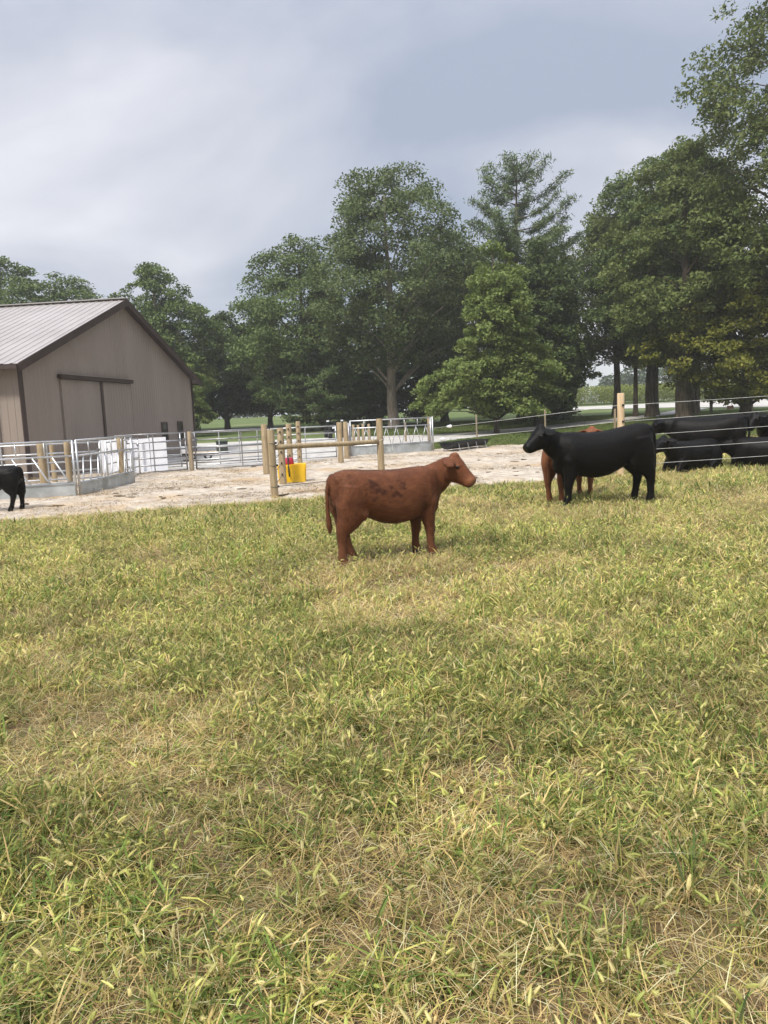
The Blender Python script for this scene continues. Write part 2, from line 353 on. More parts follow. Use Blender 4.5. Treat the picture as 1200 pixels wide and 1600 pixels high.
def broadleaf(seed, H, Rc, zb, tr, prof='oak', nclump=230, nleaf=125, leaf=(0.30, 0.17), flat=0.55, lean=(0, 0), csz=0.19, fork=True, lift=0.45):
    rg = np.random.default_rng(seed); pf = PROF[prof]
    ph = rg.uniform(0, 6.28, 6); 
    def ang(a, t):        # lobed, lopsided outline
        return 0.90 + 0.19 * np.sin(a + ph[0] + 3 * t) + 0.17 * np.sin(2 * a + ph[1] - 6 * t) + 0.16 * np.sin(3 * a + ph[2] + 11 * t)
    cl = []
    while len(cl) < nclump:
        t = rg.random(); 
        if rg.random() > pf(t) ** 1.3: continue
        a = rg.uniform(0, 6.283); rho = rg.random() ** 0.38
        rr = Rc * pf(t) * ang(a, t) * rho
        z = zb + (H - zb) * (t * 0.97) - 0.06 * Rc * rho
        cl.append((rr * math.cos(a) + lean[0] * z, rr * math.sin(a) + lean[1] * z, z, rho))
    cl = np.array(cl); P = []
    cr = csz * Rc * rg.uniform(0.55, 1.25, nclump)
    for (cx, cy, cz, rho), r in zip(cl, cr):
        m = int(nleaf * rg.uniform(0.6, 1.3) * (r / (csz * Rc)) ** 1.2) + 8
        u = unit(rg.standard_normal((m, 3))) * (rg.random((m, 1)) ** 0.42)
        out = unit(np.array([cx - lean[0] * cz, cy - lean[1] * cz, 0.25 * Rc]))
        # the spray droops away from the limb
        off = u * np.array([1, 1, flat]) * r
        off[:, 2] -= 0.22 * r * (off[:, 0] * out[0] + off[:, 1] * out[1]) / max(r, 1e-3)
        P.append(leaf_quads(np.array([cx, cy, cz]) + off, np.repeat(out[None], m, 0), leaf[0], leaf[1], rg))
    P = np.concatenate(P)
    b = MB()
    top = 0.86 * H; K = 9
    tp = [Vector((lean[0] * z + 0.05 * tr * 6 * math.sin(z * 0.5 + ph[3]) * (z > 1), lean[1] * z + 0.3 * tr * math.sin(z * 0.4 + ph[4]) * (z > 1), z)) for z in [-0.3, 0.15, 0.6] + list(np.linspace(1.6, top, K))]
    rs = [tr * 1.65, tr * 1.4, tr * 1.12] + list(np.linspace(tr, tr * 0.12, K))
    b.tube(tp, np.array(rs), 12)
    idx = np.argsort(-cr)[:46]
    for i in idx:
        c = Vector(cl[i, :3]); hz = math.hypot(c.x - lean[0] * c.z, c.y - lean[1] * c.z)
        z0 = max(zb * 0.55, c.z - hz * lift - 0.6); z0 = min(z0, top * 0.95)
        p0 = Vector((lean[0] * z0, lean[1] * z0, z0)); r0 = max(0.05, tr * 0.34 * (1 - z0 / H))
        mid = p0.lerp(c, 0.5) + Vector((rg.uniform(-.2, .2), rg.uniform(-.2, .2), 0.10 * hz))
        q1 = p0.lerp(mid, 0.5) + Vector((0, 0, 0.02 * hz)); q2 = mid.lerp(c, 0.5) + Vector((0, 0, 0.03 * hz))
        b.tube([p0, q1, mid, q2, c], np.array([r0, r0 * .8, r0 * .6, r0 * .4, 0.015]), 5, cap=False)
    return b, P
def pine(seed, H, Rc, zb, tr, needles=34, lw=(0.34, 0.05), dens=1.0, droop=0.0, step=0.62, jag=0.3, top=0.8, pw=4.5):
    rg = np.random.default_rng(seed); b = MB(); P = []
    b.tube([(0.06 * math.sin(z * .4), 0.05 * math.cos(z * .5), z) for z in np.linspace(-0.3, H, 12)], np.linspace(tr * 1.25, 0.03, 12), 10)
    z = zb
    while z < H - 0.35:
        t = (z - zb) / (H - zb)
        Lb = Rc * (1 - t ** pw) ** top * (0.72 + 0.28 * min(1, t * 4))
        nb = int(rg.integers(4, 7)) if t < 0.7 else int(rg.integers(3, 6))
        a0 = rg.uniform(0, 6.28)
        for k in range(nb):
            a = a0 + 6.283 * k / nb + rg.uniform(-.3, .3); Lk = Lb * rg.uniform(1 - jag, 1.12)
            rise = (0.05 + 0.85 * max(0, t - 0.35) + rg.uniform(-.1, .1)) * Lk - droop * Lk
            d = np.array([math.cos(a), math.sin(a), 0])
            def bp(s): return np.array([0, 0, z]) + d * Lk * s + np.array([0, 0, rise * s ** 1.3 - 0.10 * Lk * math.sin(math.pi * s)])
            b.tube([bp(s) for s in (0, .35, .7, 1)], np.array([0.055, .04, .025, .01]) * (0.6 + 0.8 * (1 - t)), 4, cap=False)
            m = max(3, int(Lk / 0.36 * dens))
            for s in np.linspace(0.28 if t < .7 else .4, 1.02, m):
                w = 0.5 * (0.3 + 0.45 * math.sin(math.pi * min(s, .95))) * (1 if t < .65 else 0.62)
                n_ = int(needles * rg.uniform(.7, 1.25) * (1 if t < .65 else .8))
                side = np.array([-d[1], d[0], 0])
                off = rg.standard_normal((n_, 3)) * np.array([0.22, 0.22, 0.10]) + side * rg.uniform(-1, 1, (n_, 1)) * w * Lk * 0.35 + d * rg.uniform(-.2, .2, (n_, 1))
                P.append(leaf_quads(bp(s) + off, np.repeat((d + np.array([0, 0, .4]))[None], n_, 0), lw[0], lw[1], rg, 0.5))
        z += step * rg.uniform(0.75, 1.25) * (1 if t < .6 else 1.35)
    P.append(leaf_quads(np.array([0, 0, H - .2]) + rg.standard_normal((40, 3)) * np.array([.1, .1, .3]), np.zeros((40, 3)), lw[0], lw[1], rg, 0.3))
    return b, np.concatenate(P)
def plant_tree(name, bp, x, y, leafmat, bark, label, cat='tree', group=None, rz=0.0):
    b, P = bp
    root = empty(name, (x, y, float(tz(y)) - 0.02), rz)
    b.build('trunk', bark, root, True)
    me = quads('crown', P, leafmat); link(bpy.data.objects.new('crown', me), root)
    return tag(root, label, cat, group)
def copy_tree(src, x, y, s, rz, label, group=None):
    r = src.copy(); COL.objects.link(r); r.location = (x, y, float(tz(y)) - 0.02); r.rotation_euler = (0, 0, rz); r.scale = (s[0], s[0], s[1])
    for ch in src.children:
        c = ch.copy(); COL.objects.link(c); c.parent = r
    r['label'] = label
    return r

OAKL, PALE = M['bark'], M['bark_pale']
oak = plant_tree('leafy_tree', broadleaf(3, 18.8, 7.4, 4.6, 0.36, 'oak', 400, 150, (0.235, 0.13), lift=.6, csz=.155), 1.0, 56, LEAF['oak2'], PALE, 'tall broad leafy tree with pale bare trunk, tallest of the trees in the middle')
oakl = plant_tree('leafy_tree', broadleaf(6, 15.6, 5.6, 2.4, 0.34, 'oak', 310, 150, (0.24, 0.135)), -5.9, 62, LEAF['oak'], OAKL, 'round dense tree just left of the tallest middle tree')
pin = plant_tree('pine_tree', pine(8, 18.6, 5.3, 2.2, 0.26, 52, (0.36, 0.065), 1.3), 10.5, 58, LEAF['pine'], OAKL, 'tall pine with open feathery spreading top above the bright green tree')
brt = plant_tree('leafy_tree', broadleaf(14, 10.9, 3.8, 1.3, 0.12, 'soft', 420, 100, (0.20, 0.115), flat=0.5, csz=0.15, lift=.3), 6.5, 43.3, LEAF['bright'], OAKL, 'fresh green cone shaped tree standing beside the drive in front of the pine')
drk = plant_tree('leafy_tree', broadleaf(17, 12.0, 4.2, 0.8, 0.28, 'egg', 260, 120, (0.26, 0.15)), 10.4, 50.5, LEAF['dark'], OAKL, 'dark low dense tree behind the right side of the fresh green cone shaped tree')
# grove on the right
g1 = plant_tree('leafy_tree', broadleaf(21, 18.2, 5.6, 4.4, 0.28, 'tall', 280, 150, (0.24, 0.135)), 18.9, 62, LEAF['walnut'], OAKL, 'slim dark trunk with round leafy crown, leftmost of the right hand grove')
g2 = plant_tree('leafy_tree', broadleaf(22, 19.0, 5.0, 4.8, 0.30, 'oak', 280, 150, (0.24, 0.135)), 20.4, 58.5, LEAF['oak'], OAKL, 'dark trunked tree second from the left in the right hand grove')
copy_tree(g1, 21.9, 61.5, (0.8, 0.93), 2.2, 'thin dark tree third from the left in the right hand grove')
copy_tree(g1, 19.9, 60.3, (0.62, 0.97), 5.2, 'thin leaning back tree between the two leftmost trunks of the right hand grove')
copy_tree(g2, 22.3, 57.4, (0.92, 1.05), 1.3, 'straight dark tree just left of the widest trunk in the right hand grove')
g5 = plant_tree('leafy_tree', broadleaf(26, 16.8, 4.6, 4.6, 0.46, 'oak', 290, 150, (0.24, 0.135)), 18.85, 48, LEAF['walnut'], OAKL, 'old tree with the widest trunk in the right hand grove')
copy_tree(g1, 24.0, 59.5, (0.85, 1.0), 4.0, 'thin trunked tree just right of the widest trunk')
copy_tree(g2, 25.1, 61.5, (0.85, 1.08), 3.3, 'slender tree right of the widest trunk, nearer the road')
tall = plant_tree('leafy_tree', broadleaf(31, 27.5, 6.6, 7.0, 0.45, 'tall', 380, 140, (0.27, 0.115), csz=.17, flat=.6), 22.6, 42.5, LEAF['walnut'], OAKL, 'very tall tree at the right edge whose top leaves the picture')
low = plant_tree('leafy_tree', broadleaf(33, 9.6, 5.0, 1.3, 0.30, 'oak', 340, 110, (0.22, 0.13), flat=.4), 22.4, 47.5, LEAF['olive'], OAKL, 'yellow green tree with low hanging branches at the right edge')
plant_tree('leafy_tree', broadleaf(35, 13.5, 4.6, 4.0, 0.3, 'egg', 260, 115, (0.25, 0.14), flat=.4), 25.8, 46.5, LEAF['olive'], OAKL, 'olive green tree with drooping sprays under the very tall tree')
# behind the barn and along the far lawn on the left
b1 = plant_tree('leafy_tree', broadleaf(41, 14.0, 4.4, 1.6, 0.3, 'oak', 270, 140, (0.245, 0.14)), -17.2, 62, LEAF['oak'], OAKL, 'round green tree rising behind the right slope of the barn roof')
copy_tree(oakl, -26.6, 68, (1.25, 0.92), 1.0, 'tree top showing above the barn ridge, nearer the gable')
copy_tree(b1, -33.0, 70, (1.45, 1.18), 2.0, 'leftmost tree top showing above the barn roof')
b3 = plant_tree('leafy_tree', broadleaf(43, 10.4, 4.4, 1.4, 0.22, 'egg', 260, 140, (0.245, 0.14)), -13.6, 69, LEAF['dark'], OAKL, 'dark round tree between the barn and the tall middle trees')
copy_tree(b3, -10.2, 72, (0.95, 1.03), 2.6, 'dark tree close left of the round dense tree')
copy_tree(b3, -18.3, 70, (0.95, 0.92), 4.4, 'dark tree partly behind the barn corner')
sm = plant_tree('young_tree', broadleaf(45, 6.0, 2.2, 0.8, 0.1, 'egg', 150, 90, (0.2, 0.12)), -14.0, 57, LEAF['bright'], OAKL, 'small lighter green tree just right of the barn corner')
spr = plant_tree('conifer_tree', pine(51, 10.8, 3.7, 0.8, 0.2, 40, (0.30, 0.075), 1.15, 0.12, 0.5, .2, 1.9, 2.2), -4.3, 58.5, LEAF['spruce'], OAKL, 'dark layered conifer in front of the round dense tree')
copy_tree(spr, -0.9, 64, (1.0, 0.95), 2.0, 'dark conifer behind the trunk of the tallest middle tree')
copy_tree(drk, 3.9, 65, (1.05, 1.02), 1.0, 'dark leafy tree in shade just right of the tallest middle tree')
copy_tree(g2, 5.6, 67, (1.0, 0.86), 5.0, 'dull green tree between the tallest middle tree and the pine')
copy_tree(b3, 14.6, 66, (0.9, 1.25), 0.6, 'green tree filling the gap right of the pine')
# pale flowering shrub by the road
P = broadleaf(61, 1.5, 0.95, 0.2, 0.04, 'egg', 50, 60, (0.12, 0.08))
plant_tree('flowering_shrub', P, 13.6, 58, LEAF['shrub'], OAKL, 'small shrub with whitish blossom beyond the drive', 'shrub')

# far woods closing the horizon: one mass
def far_woods():
    rg = np.random.default_rng(77); P = []
    for x in np.arange(-230, 300, 6.0):
        y = 190 + rg.uniform(-12, 20); H = rg.uniform(6.5, 11.5); Rr = rg.uniform(4, 6)
        m = 1500
        u = unit(rg.standard_normal((m, 3))) * (rg.random((m, 1)) ** .33)
        lump = 1 + .25 * np.sin(u[:, :1] * 7 + x) * np.cos(u[:, 2:] * 6)
        C = np.array([x + rg.uniform(-2, 2), y, 1.5 + H * .5]) + u * lump * np.array([Rr, Rr, H * .55])
        P.append(leaf_quads(C, u, 0.95, 0.6, rg))
    me = quads('far_woods', np.concatenate(P), LEAF['far'])
    return tag(link(bpy.data.objects.new('far_woods', me)), 'hazy green wood far behind the corn field', 'wood', kind='stuff')
far_woods()
# corn field across the road
def corn_field():
    rg = np.random.default_rng(78); P = []
    for yy in np.arange(104, 116, 0.9):
        for x in np.arange(14, 95, 0.42):
            h = rg.uniform(2.0, 2.5); n = 9; z = np.linspace(.25, h, n)
            a = rg.uniform(0, 6.28, n); l = rg.uniform(.35, .6, n); c, s = np.cos(a), np.sin(a)
            b = np.stack([np.full(n, x + rg.uniform(-.1, .1)), np.full(n, yy + rg.uniform(-.1, .1)), z + float(tz(yy))], -1)
            d = np.stack([c * l, s * l, np.full(n, .12)], -1); w = np.stack([-s * .06, c * .06, np.zeros(n)], -1)
            P.append(np.stack([b - w, b + w, b + d + w * .8, b + d - w * .8], 1))
            dd = np.stack([c * l * 1.5, s * l * 1.5, np.full(n, -.15)], -1)
            P.append(np.stack([b + d - w * .8, b + d + w * .8, b + dd + w * .2, b + dd - w * .2], 1))
    me = quads('corn_field', np.concatenate(P), M['corn'])
    return tag(link(bpy.data.objects.new('corn_field', me)), 'ripening green and yellow corn field across the road', 'corn', kind='stuff')
corn_field()

# ================================================================== BARN
def barn():
    Lw, EV, RG, DEP = 14.59, 3.55, 6.23, 26.0
    root = empty('barn', (-10.6, 23.0, 0.0), R(83.70))
    tag(root, 'taupe metal barn with pale ribbed roof and brown trim behind the cattle gates', 'barn')
    slope = (RG - EV) / (Lw / 2)
    zt = lambda x: EV + slope * min(x, Lw - x)
    def ribbed(xs_end, period=0.229, d=0.011):
        pts = []; x = 0.0
        while x < xs_end - period:
            pts += [(x, 0), (x + .165, 0), (x + .182, -d), (x + .212, -d)]; x += period
        pts += [(x, 0), (xs_end, 0)]
        return pts
    # gable wall
    V = []; Fc = []; pr = ribbed(Lw); 
    mid = Lw / 2
    pr = sorted(pr + [(mid, 0.0)])
    for i, (x, y) in enumerate(pr):
        V += [(x, y, -0.2), (x, y, zt(x) - 0.02)]
        if i: Fc.append((2 * i - 2, 2 * i, 2 * i + 1, 2 * i - 1))
    wall = mesh_obj('gable_wall', V, Fc, M['wall'], root)
    # long side wall, towards the camera
    V = []; Fc = []
    for i, (t, d) in enumerate(ribbed(DEP)):
        V += [(d, t, -0.2), (d, t, EV - 0.03)]
        if i: Fc.append((2 * i - 1, 2 * i + 1, 2 * i, 2 * i - 2))
    mesh_obj('side_wall', V, Fc, M['wall'], root)
    MB().box(Lw - .02, Lw, 0.0, DEP, -.2, EV - .03).build('side_wall', M['wall'], root)
    MB().box(0.02, Lw - .02, DEP - .05, DEP, -.2, EV - .03).build('back_wall', M['wall'], root)
    # roof planes with standing ribs
    ov, og = 0.42, 0.32
    for sgn in (0, 1):
        V = []; Fc = []; prr = ribbed(DEP + 2 * og, 0.305, 0.022); n = (slope / math.hypot(1, slope), 1 / math.hypot(1, slope))
        for i, (t, d) in enumerate(prr):
            h = -d
            for (x, z) in ((-ov, EV - slope * ov), (mid, RG)):
                xx = x - n[0] * h; zz = z + 0.06 + n[1] * h
                V.append((xx if not sgn else Lw - xx, t - og, zz))
            if i: Fc.append((2 * i - 2, 2 * i - 1, 2 * i + 1, 2 * i) if not sgn else (2 * i - 2, 2 * i, 2 * i + 1, 2 * i - 1))
        rf = mesh_obj('roof', V, Fc, M['roof'], root)
        # underside sheathing
        b = MB()
        q = [(-ov, EV - slope * ov), (mid, RG)]
        P4 = []
        for (x, z) in q:
            for dz in (0.035, -0.04):
                P4.append((x if not sgn else Lw - x, z + dz))
        V = [(x, y, z) for y in (-og + .01, DEP + og - .01) for x, z in P4]
        Fc = [(0, 1, 3, 2), (4, 6, 7, 5), (0, 2, 6, 4), (1, 5, 7, 3), (0, 4, 5, 1), (2, 3, 7, 6)]
        b.add(V, Fc); b.build('soffit', M['trim'], rf)
        # rake board on the gable edge
        b = MB(); x0, x1 = -ov - .02, mid
        z0, z1 = EV - slope * (ov + .02), RG
        V = [(x if not sgn else Lw - x, y, z + dz) for y in (-og - .03, -og + .005) for (x, z) in ((x0, z0), (x1, z1)) for dz in (-0.17, 0.085)]
        b.add(V, Fc); b.build('rake_board', M['trim'], root)
        b = MB(); xe = -ov - .03 if not sgn else Lw + ov + .03
        b.box(min(xe, xe + (.1 if sgn else -.1)), max(xe, xe + (.1 if sgn else -.1)), -og + .01, DEP + og, EV - slope * ov - .09, EV - slope * ov + .04)
        b.build('gutter', M['trim'], root)
    b = MB(); b.bar((mid, -og - .02, RG + .10), (mid, DEP + og, RG + .10), 0.36, 0.035); b.build('ridge_cap', M['roof'], root)
    MB().box(mid - .25, mid + .05, 6.4, 6.7, RG + .118, RG + .30).build('roof_vent', M['plastic_w'], root)
    # corner trims, downspout
    MB().box(-.035, .19, -.05, -.026, -.2, EV - .05).build('corner_trim', M['trim'], root)
    MB().box(Lw - .12, Lw + .03, -.05, -.026, -.2, EV - .05).build('corner_trim', M['trim'], root)
    MB().tube([(-.09, .75, 0.05), (-.09, .75, 3.1), (-.40, .75, 3.3), (-.45, .75, 3.36)], 0.04, 8).build('downspout', M['trim'], root)
    # sliding doors
    for (x0, x1) in ((2.35, 4.97), (5.22, 7.6)):
        V = []; Fc = []; x = x0; pr = []
        while x < x1 - .23:
            pr += [(x, 0), (x + .165, 0), (x + .182, -.015), (x + .212, -.015)]; x += .229
        pr += [(x, 0), (x1, 0)]
        k = 0
        for (xx, d) in pr:
            V += [(xx, -.064 + d * .7, 0.03), (xx, -.064 + d * .7, 3.12)]
            if k: Fc.append((2 * k - 2, 2 * k, 2 * k + 1, 2 * k - 1))
            k += 1
        dr = mesh_obj('door', V, Fc, M['wall'], root)
        MB().box(x1 - .001, x1 + .03, -.078, -.001, 0.03, 3.12).build('door_edge', M['wall'], dr)
        MB().box(x0 - .03, x0 + .001, -.078, -.001, 0.03, 3.12).build('door_edge', M['wall'], dr)
        MB().box(x0 + .02, x1 - .02, -.06, -.045, 0.03, 3.12).build('door_frame', M['wall'], dr)
    MB().box(5.01, 5.18, -.105, -.045, 0.03, 3.13).build('door_stile', M['trim'], root)
    b = MB(); b.box(2.2, 7.65, -.18, -.03, 3.14, 3.27); tr = b.build('door_track', M['trim'], root)
    MB().bar((2.2, -.115, 3.285), (7.65, -.115, 3.285), .16, .02).build('track_cover', M['wall'], tr)
    for x in (10.5, 12.35):
        wn = MB().box(x + .04, x + .56, -.036, -.028, .82, 1.53).build('window', M['pane'], root)
        b = MB()
        for q in ((x - .02, x + .04, .76, 1.59), (x + .56, x + .62, .76, 1.59), (x + .04, x + .56, 1.53, 1.59), (x + .04, x + .56, .76, .82)):
            b.box(q[0], q[1], -.055, -.026, q[2], q[3])
        b.box(x + .04, x + .56, -.05, -.038, 1.16, 1.19)
        b.build('window_frame', M['trim'], wn)
    # low lean-to roof on the far side
    V = [(Lw + .03, .4, 2.12), (Lw + 1.35, .4, 1.80), (Lw + 1.35, 6, 1.80), (Lw + .03, 6, 2.12)]
    V += [(a, b_, c + .09) for a, b_, c in V]
    mesh_obj('lean_to_roof', V, [(0, 3, 2, 1), (4, 5, 6, 7), (0, 1, 5, 4), (1, 2, 6, 5), (2, 3, 7, 6), (3, 0, 4, 7)], M['roof'], root)
    MB().box(Lw + 1.0, Lw + 1.12, .55, .67, 0, 1.90).build('lean_to_post', M['trim'], root)
barn()

# ================================================================== GATES AND FEED PANELS
def frame_root(name, p0, p1):
    d = np.array(p1[:2]) - np.array(p0[:2]); Ln = float(np.hypot(*d))
    z = float(tz(p0[1])) if len(p0) < 3 else p0[2]
    return empty(name, (p0[0], p0[1], z), math.atan2(d[1], d[0])), Ln
def tube_gate(p0, p1, h, n, label, mat='galv', ups=(0.33, 0.67), z0=0.10, r=0.021, group=None, ends=True, cat='gate', dz=0.0):
    root, Ln = frame_root('tube_gate', p0, p1); tag(root, label, cat, group)
    if dz: root.rotation_euler[1] = -math.atan2(dz, Ln)
    zs = z0 + (h - z0) * (np.linspace(0, 1, n) ** 1.12)
    for z in zs: MB().tube([(0.0, 0, z), (Ln, 0, z)], r, 8).build('rail', M[mat], root, True)
    if ends:
        for x in (0.0, Ln): MB().tube([(x, 0, z0 - .02), (x, 0, h + .004)], r * 1.12, 8).build('end_post', M[mat], root, True)
    for u in ups: MB().bar((Ln * u, -.024, z0), (Ln * u, -.024, h), .035, .012).build('upright', M[mat], root)
    for x in (0.03, Ln - .03): MB().box(x - .03, x + .03, -.03, .03, h * .82, h * .82 + .05).build('hinge', M['galv_dull'], root)
    return root
def feed_panel(p0, p1, h, label, kind, sk=0.33, mid=0.95, dz=0.0, n=8):
    root, Ln = frame_root('cattle_feeder', p0, p1); tag(root, label, 'feeder')
    if dz: root.rotation_euler[1] = -math.atan2(dz, Ln)
    g = M['galv']
    for z, nm in ((h, 'top_rail'), (mid, 'neck_rail'), (sk + .02, 'bottom_rail')): MB().tube([(0, 0, z), (Ln, 0, z)], .024, 10).build(nm, g, root, True)
    for x in (0.0, Ln):
        MB().tube([(x, 0, 0.02), (x, 0, h + .01)], .027, 10).build('end_post', g, root, True)
    # folded sheet skirt: three plates with lapped seams
    m = 3 if kind != 'truss' else 2
    for i in range(m):
        a, b = Ln * i / m + .012, Ln * (i + 1) / m - .004
        MB().box(a, b, -.02 - .004 * (i % 2), -.012, .01, sk).build('skirt_plate', M['sheet'], root)
        q = MB(); q.bar((a, -.02, sk + .006), (b, -.02, sk + .006), .05, .012); q.build('skirt_lip', M['sheet'], root)
    k = int(Ln / 0.62)
    for i in range(1, k + 1):
        x = Ln * i / (k + 1)
        MB().tube([(x, 0, mid), (x, 0, h)], .016, 8).build('upright', g, root, True)
    if kind == 'slant':
        for i in range(n):
            x = Ln * (i + .35) / n
            MB().tube([(x - .17, -.01, mid - .01), (x + .10, -.01, sk + .1), (x + .17, -.01, sk + .02)], .018, 8).build('slant_bar', g, root, True)
    elif kind == 'lean':
        for i in range(n):
            x = Ln * (i + .6) / n
            MB().tube([(x + .05, -.01, mid - .01), (x - .01, -.01, sk + .14), (x - .07, -.01, sk + .02)], .018, 8).build('slant_bar', g, root, True)
    else:
        w = Ln / n
        for i in range(n):
            x = w * i
            MB().tube([(x + .02, -.01, sk + .02), (x + w / 2, -.01, mid)], .012, 7).build('truss_bar', g, root, True)
            MB().tube([(x + w / 2, .012, mid), (x + w - .02, .012, sk + .02)], .012, 7).build('truss_bar', g, root, True)
    return root
feed_panel((-10.9, 16.25), (-6.92, 17.32), 1.29, 'galvanised feed barrier with steeply slanted bars behind the black calf at the left edge', 'slant', n=10)
feed_panel((-6.86, 17.38), (-6.58, 20.35), 1.29, 'galvanised feed barrier with near upright curved bars running back to the tube gates', 'lean', n=8)
feed_panel((-1.10, 28.25), (1.90, 29.4), 1.33, 'galvanised feed barrier with zigzag truss bars beyond the red calf', 'truss', sk=0.40, mid=1.06, n=8)
# double end post on the zigzag panel
tag(MB().tube([(1.98, 29.45, 0), (1.98, 29.45, 1.38)], .03, 10).build('steel_post', M['galv'], None, True), 'thin galvanised post at the right end of the zigzag feed barrier', 'post')
tube_gate((-7.75, 23.45), (-6.12, 24.2), 1.26, 6, 'galvanised tube gate between the near upright feed barrier and the grey wooden gate post', 'galv_dull', (.45,))
tube_gate((-5.86, 24.35), (-3.62, 25.0), 1.26, 6, 'galvanised tube gate right of the grey wooden gate post', 'galv_dull', (.62,))
tube_gate((-8.75, 25.5), (-6.75, 26.0), 1.22, 6, 'pale tube gate in front of the barn wall, behind the white boards', 'galv', (.5,))
tube_gate((-6.45, 26.2), (-3.95, 27.0), 1.20, 6, 'pale tube gate with three square uprights in front of the low trailer', 'galv', (.36, .62, .86))
tube_gate((-3.85, 27.1), (-1.62, 27.8), 1.20, 6, 'pale tube gate behind the wooden brace and yellow waterer', 'galv', (.1, .52))
tube_gate((-10.4, 18.9), (-7.25, 19.9), 1.18, 6, 'tube gate seen through the slanted bars of the left feed barrier', 'galv', (.3, .62))
tube_gate((-7.2, 20.2), (-7.3, 23.2), 1.15, 5, 'tube gate seen end on behind the near upright feed barrier', 'galv', (.5,))

# ------------------------------------------------------------------ white boards behind the gate
rt, Ln = frame_root('white_board_stack', (-8.95, 24.55), (-7.02, 25.25))
tag(rt, 'white plastic boards standing behind the left tube gate', 'boards')
for i, (a, b, t_) in enumerate(((0, .98, 1.12), (1.0, 1.52, 1.10), (1.54, Ln, 1.12))):
    m = MB(); m.box(a, b, -.03 + .05 * (i == 1), .03 + .05 * (i == 1), 0.0, t_); m.build('board', M['tarp'], rt)
for x in (.5, 1.25): MB().bar((x, -.05, .02), (x, -.05, 1.09), .05, .03).build('batten', M['plastic_w'], rt)

# ------------------------------------------------------------------ low trailer with a box
def trailer():
    rt = empty('low_trailer', (-6.95, 30.6, 0.06), R(14)); tag(rt, 'low flat trailer with tan deck and dark box, behind the pale tube gates', 'trailer')
    MB().box(-1.0, .85, -.55, .55, .24, .30).build('deck', M['tan_deck'], rt)
    MB().box(-1.02, .87, -.57, -.551, .20, .29).build('side_rail', M['black_p'], rt)
    MB().box(-1.02, .87, .551, .57, .20, .29).build('side_rail', M['black_p'], rt)
    bx = MB(); bx.box(.42, .84, -.4, .4, .302, .66); bo = bx.build('tool_box', M['green_box'], rt)
    MB().box(.40, .86, -.42, .42, .662, .70).build('lid', M['green_box'], bo)
    MB().box(.842, .856, -.3, .3, .34, .46).build('tail_plate', M['plastic_w'], rt)
    wb = MB().box(-.98, -.72, -.3, .3, .302, .58).build('white_tote', M['plastic_w'], rt)
    MB().box(-.99, -.71, -.31, .31, .582, .62).build('lid', M['black_p'], wb)
    for x in (-.55, .05):
        for y in (-.62, .62):
            w = MB().tube([(x, y - .06, .16), (x, y + .06, .16)], .16, 18).build('wheel', M['rubber'], rt)
            MB().tube([(x, y - .065, .16), (x, y + .065, .16)], .08, 12).build('rim', M['galv'], w)
    MB().tube([(-1.0, 0, .26), (-1.7, 0, .27)], .03, 8).build('tow_bar', M['black_p'], rt)
trailer()
def atv():
    rt = empty('quad_bike', (-2.75, 46, float(tz(46))), R(-75)); tag(rt, 'small dark vehicle with pale lights parked beyond the pair of wooden posts', 'quad bike')
    for x in (-.55, .55):
        for y in (-.38, .38):
            w = MB().tube([(x, y - .1, .26), (x, y + .1, .26)], .26, 16).build('wheel', M['rubber'], rt)
            MB().tube([(x, y - .105, .26), (x, y + .105, .26)], .12, 10).build('rim', M['galv_dull'], w)
    b = MB(); b.box(-.75, .75, -.2, .2, .34, .58); b.box(-.8, -.35, -.44, .44, .54, .66); b.box(.35, .8, -.44, .44, .54, .68); b.build('body', M['black_p'], rt)
    MB().box(-.45, .15, -.16, .16, .60, .78).build('seat', M['rubber'], rt)
    MB().tube([(.3, -.38, 1.0), (.34, -.1, .95), (.34, .1, .95), (.3, .38, 1.0)], .02, 7).build('handlebar', M['black_p'], rt)
    MB().tube([(.34, 0, .6), (.33, 0, .95)], .05, 8).build('steering_stem', M['black_p'], rt)
    for y in (-.42, .42): MB().box(.24, .32, y - .08, y + .08, .96, 1.04).build('hand_guard', M['plastic_w'], rt)
    for y in (-.2, .2): MB().box(.78, .83, y - .08, y + .08, .56, .66).build('headlight', M['plastic_w'], rt)
    for y in (-.3, 0, .3): MB().tube([(-.85, y, .72), (-.35, y, .72)], .012, 6).build('rack_bar', M['black_p'], rt)
atv()

# ================================================================== TIMBER POSTS, BRACE, WIRE
def lone_post(px_loc, h, r, label, mat='post', seed=0, lean=0.0):
    x, y = px_loc
    o = post_mesh('wooden_post', h, r, M[mat], seed, None, (x, y, float(tz(y))), lean)
    return tag(o, label, 'post')
lone_post((-5.99, 24.24), 1.28, .075, 'grey wooden gate post between the two dark tube gates', 'post_grey', 1)
lone_post((-3.22, 21.4), 1.43, .085, 'wooden post just left of the wooden brace, at the end of the tube gates', 'post', 2)
lone_post((-7.05, 20.9), 1.30, .085, 'brown wooden post at the far end of the near upright feed barrier', 'post', 3)
lone_post((-8.25, 18.75), 1.22, .095, 'stout brown post behind the slanted feed barrier, nearer the left edge', 'post', 4)
lone_post((-7.42, 18.25), 1.25, .07, 'brown post behind the right end of the slanted feed barrier', 'post', 5)
lone_post((-9.2, 21.6), 1.15, .07, 'far brown post seen between the bars of the slanted feed barrier', 'post', 6)
lone_post((-1.34, 25.24), 1.36, .095, 'nearer of the pair of wooden posts left of the zigzag feed barrier', 'post', 7)
lone_post((-1.22, 27.0), 1.34, .085, 'farther of the pair of wooden posts left of the zigzag feed barrier', 'post', 8)
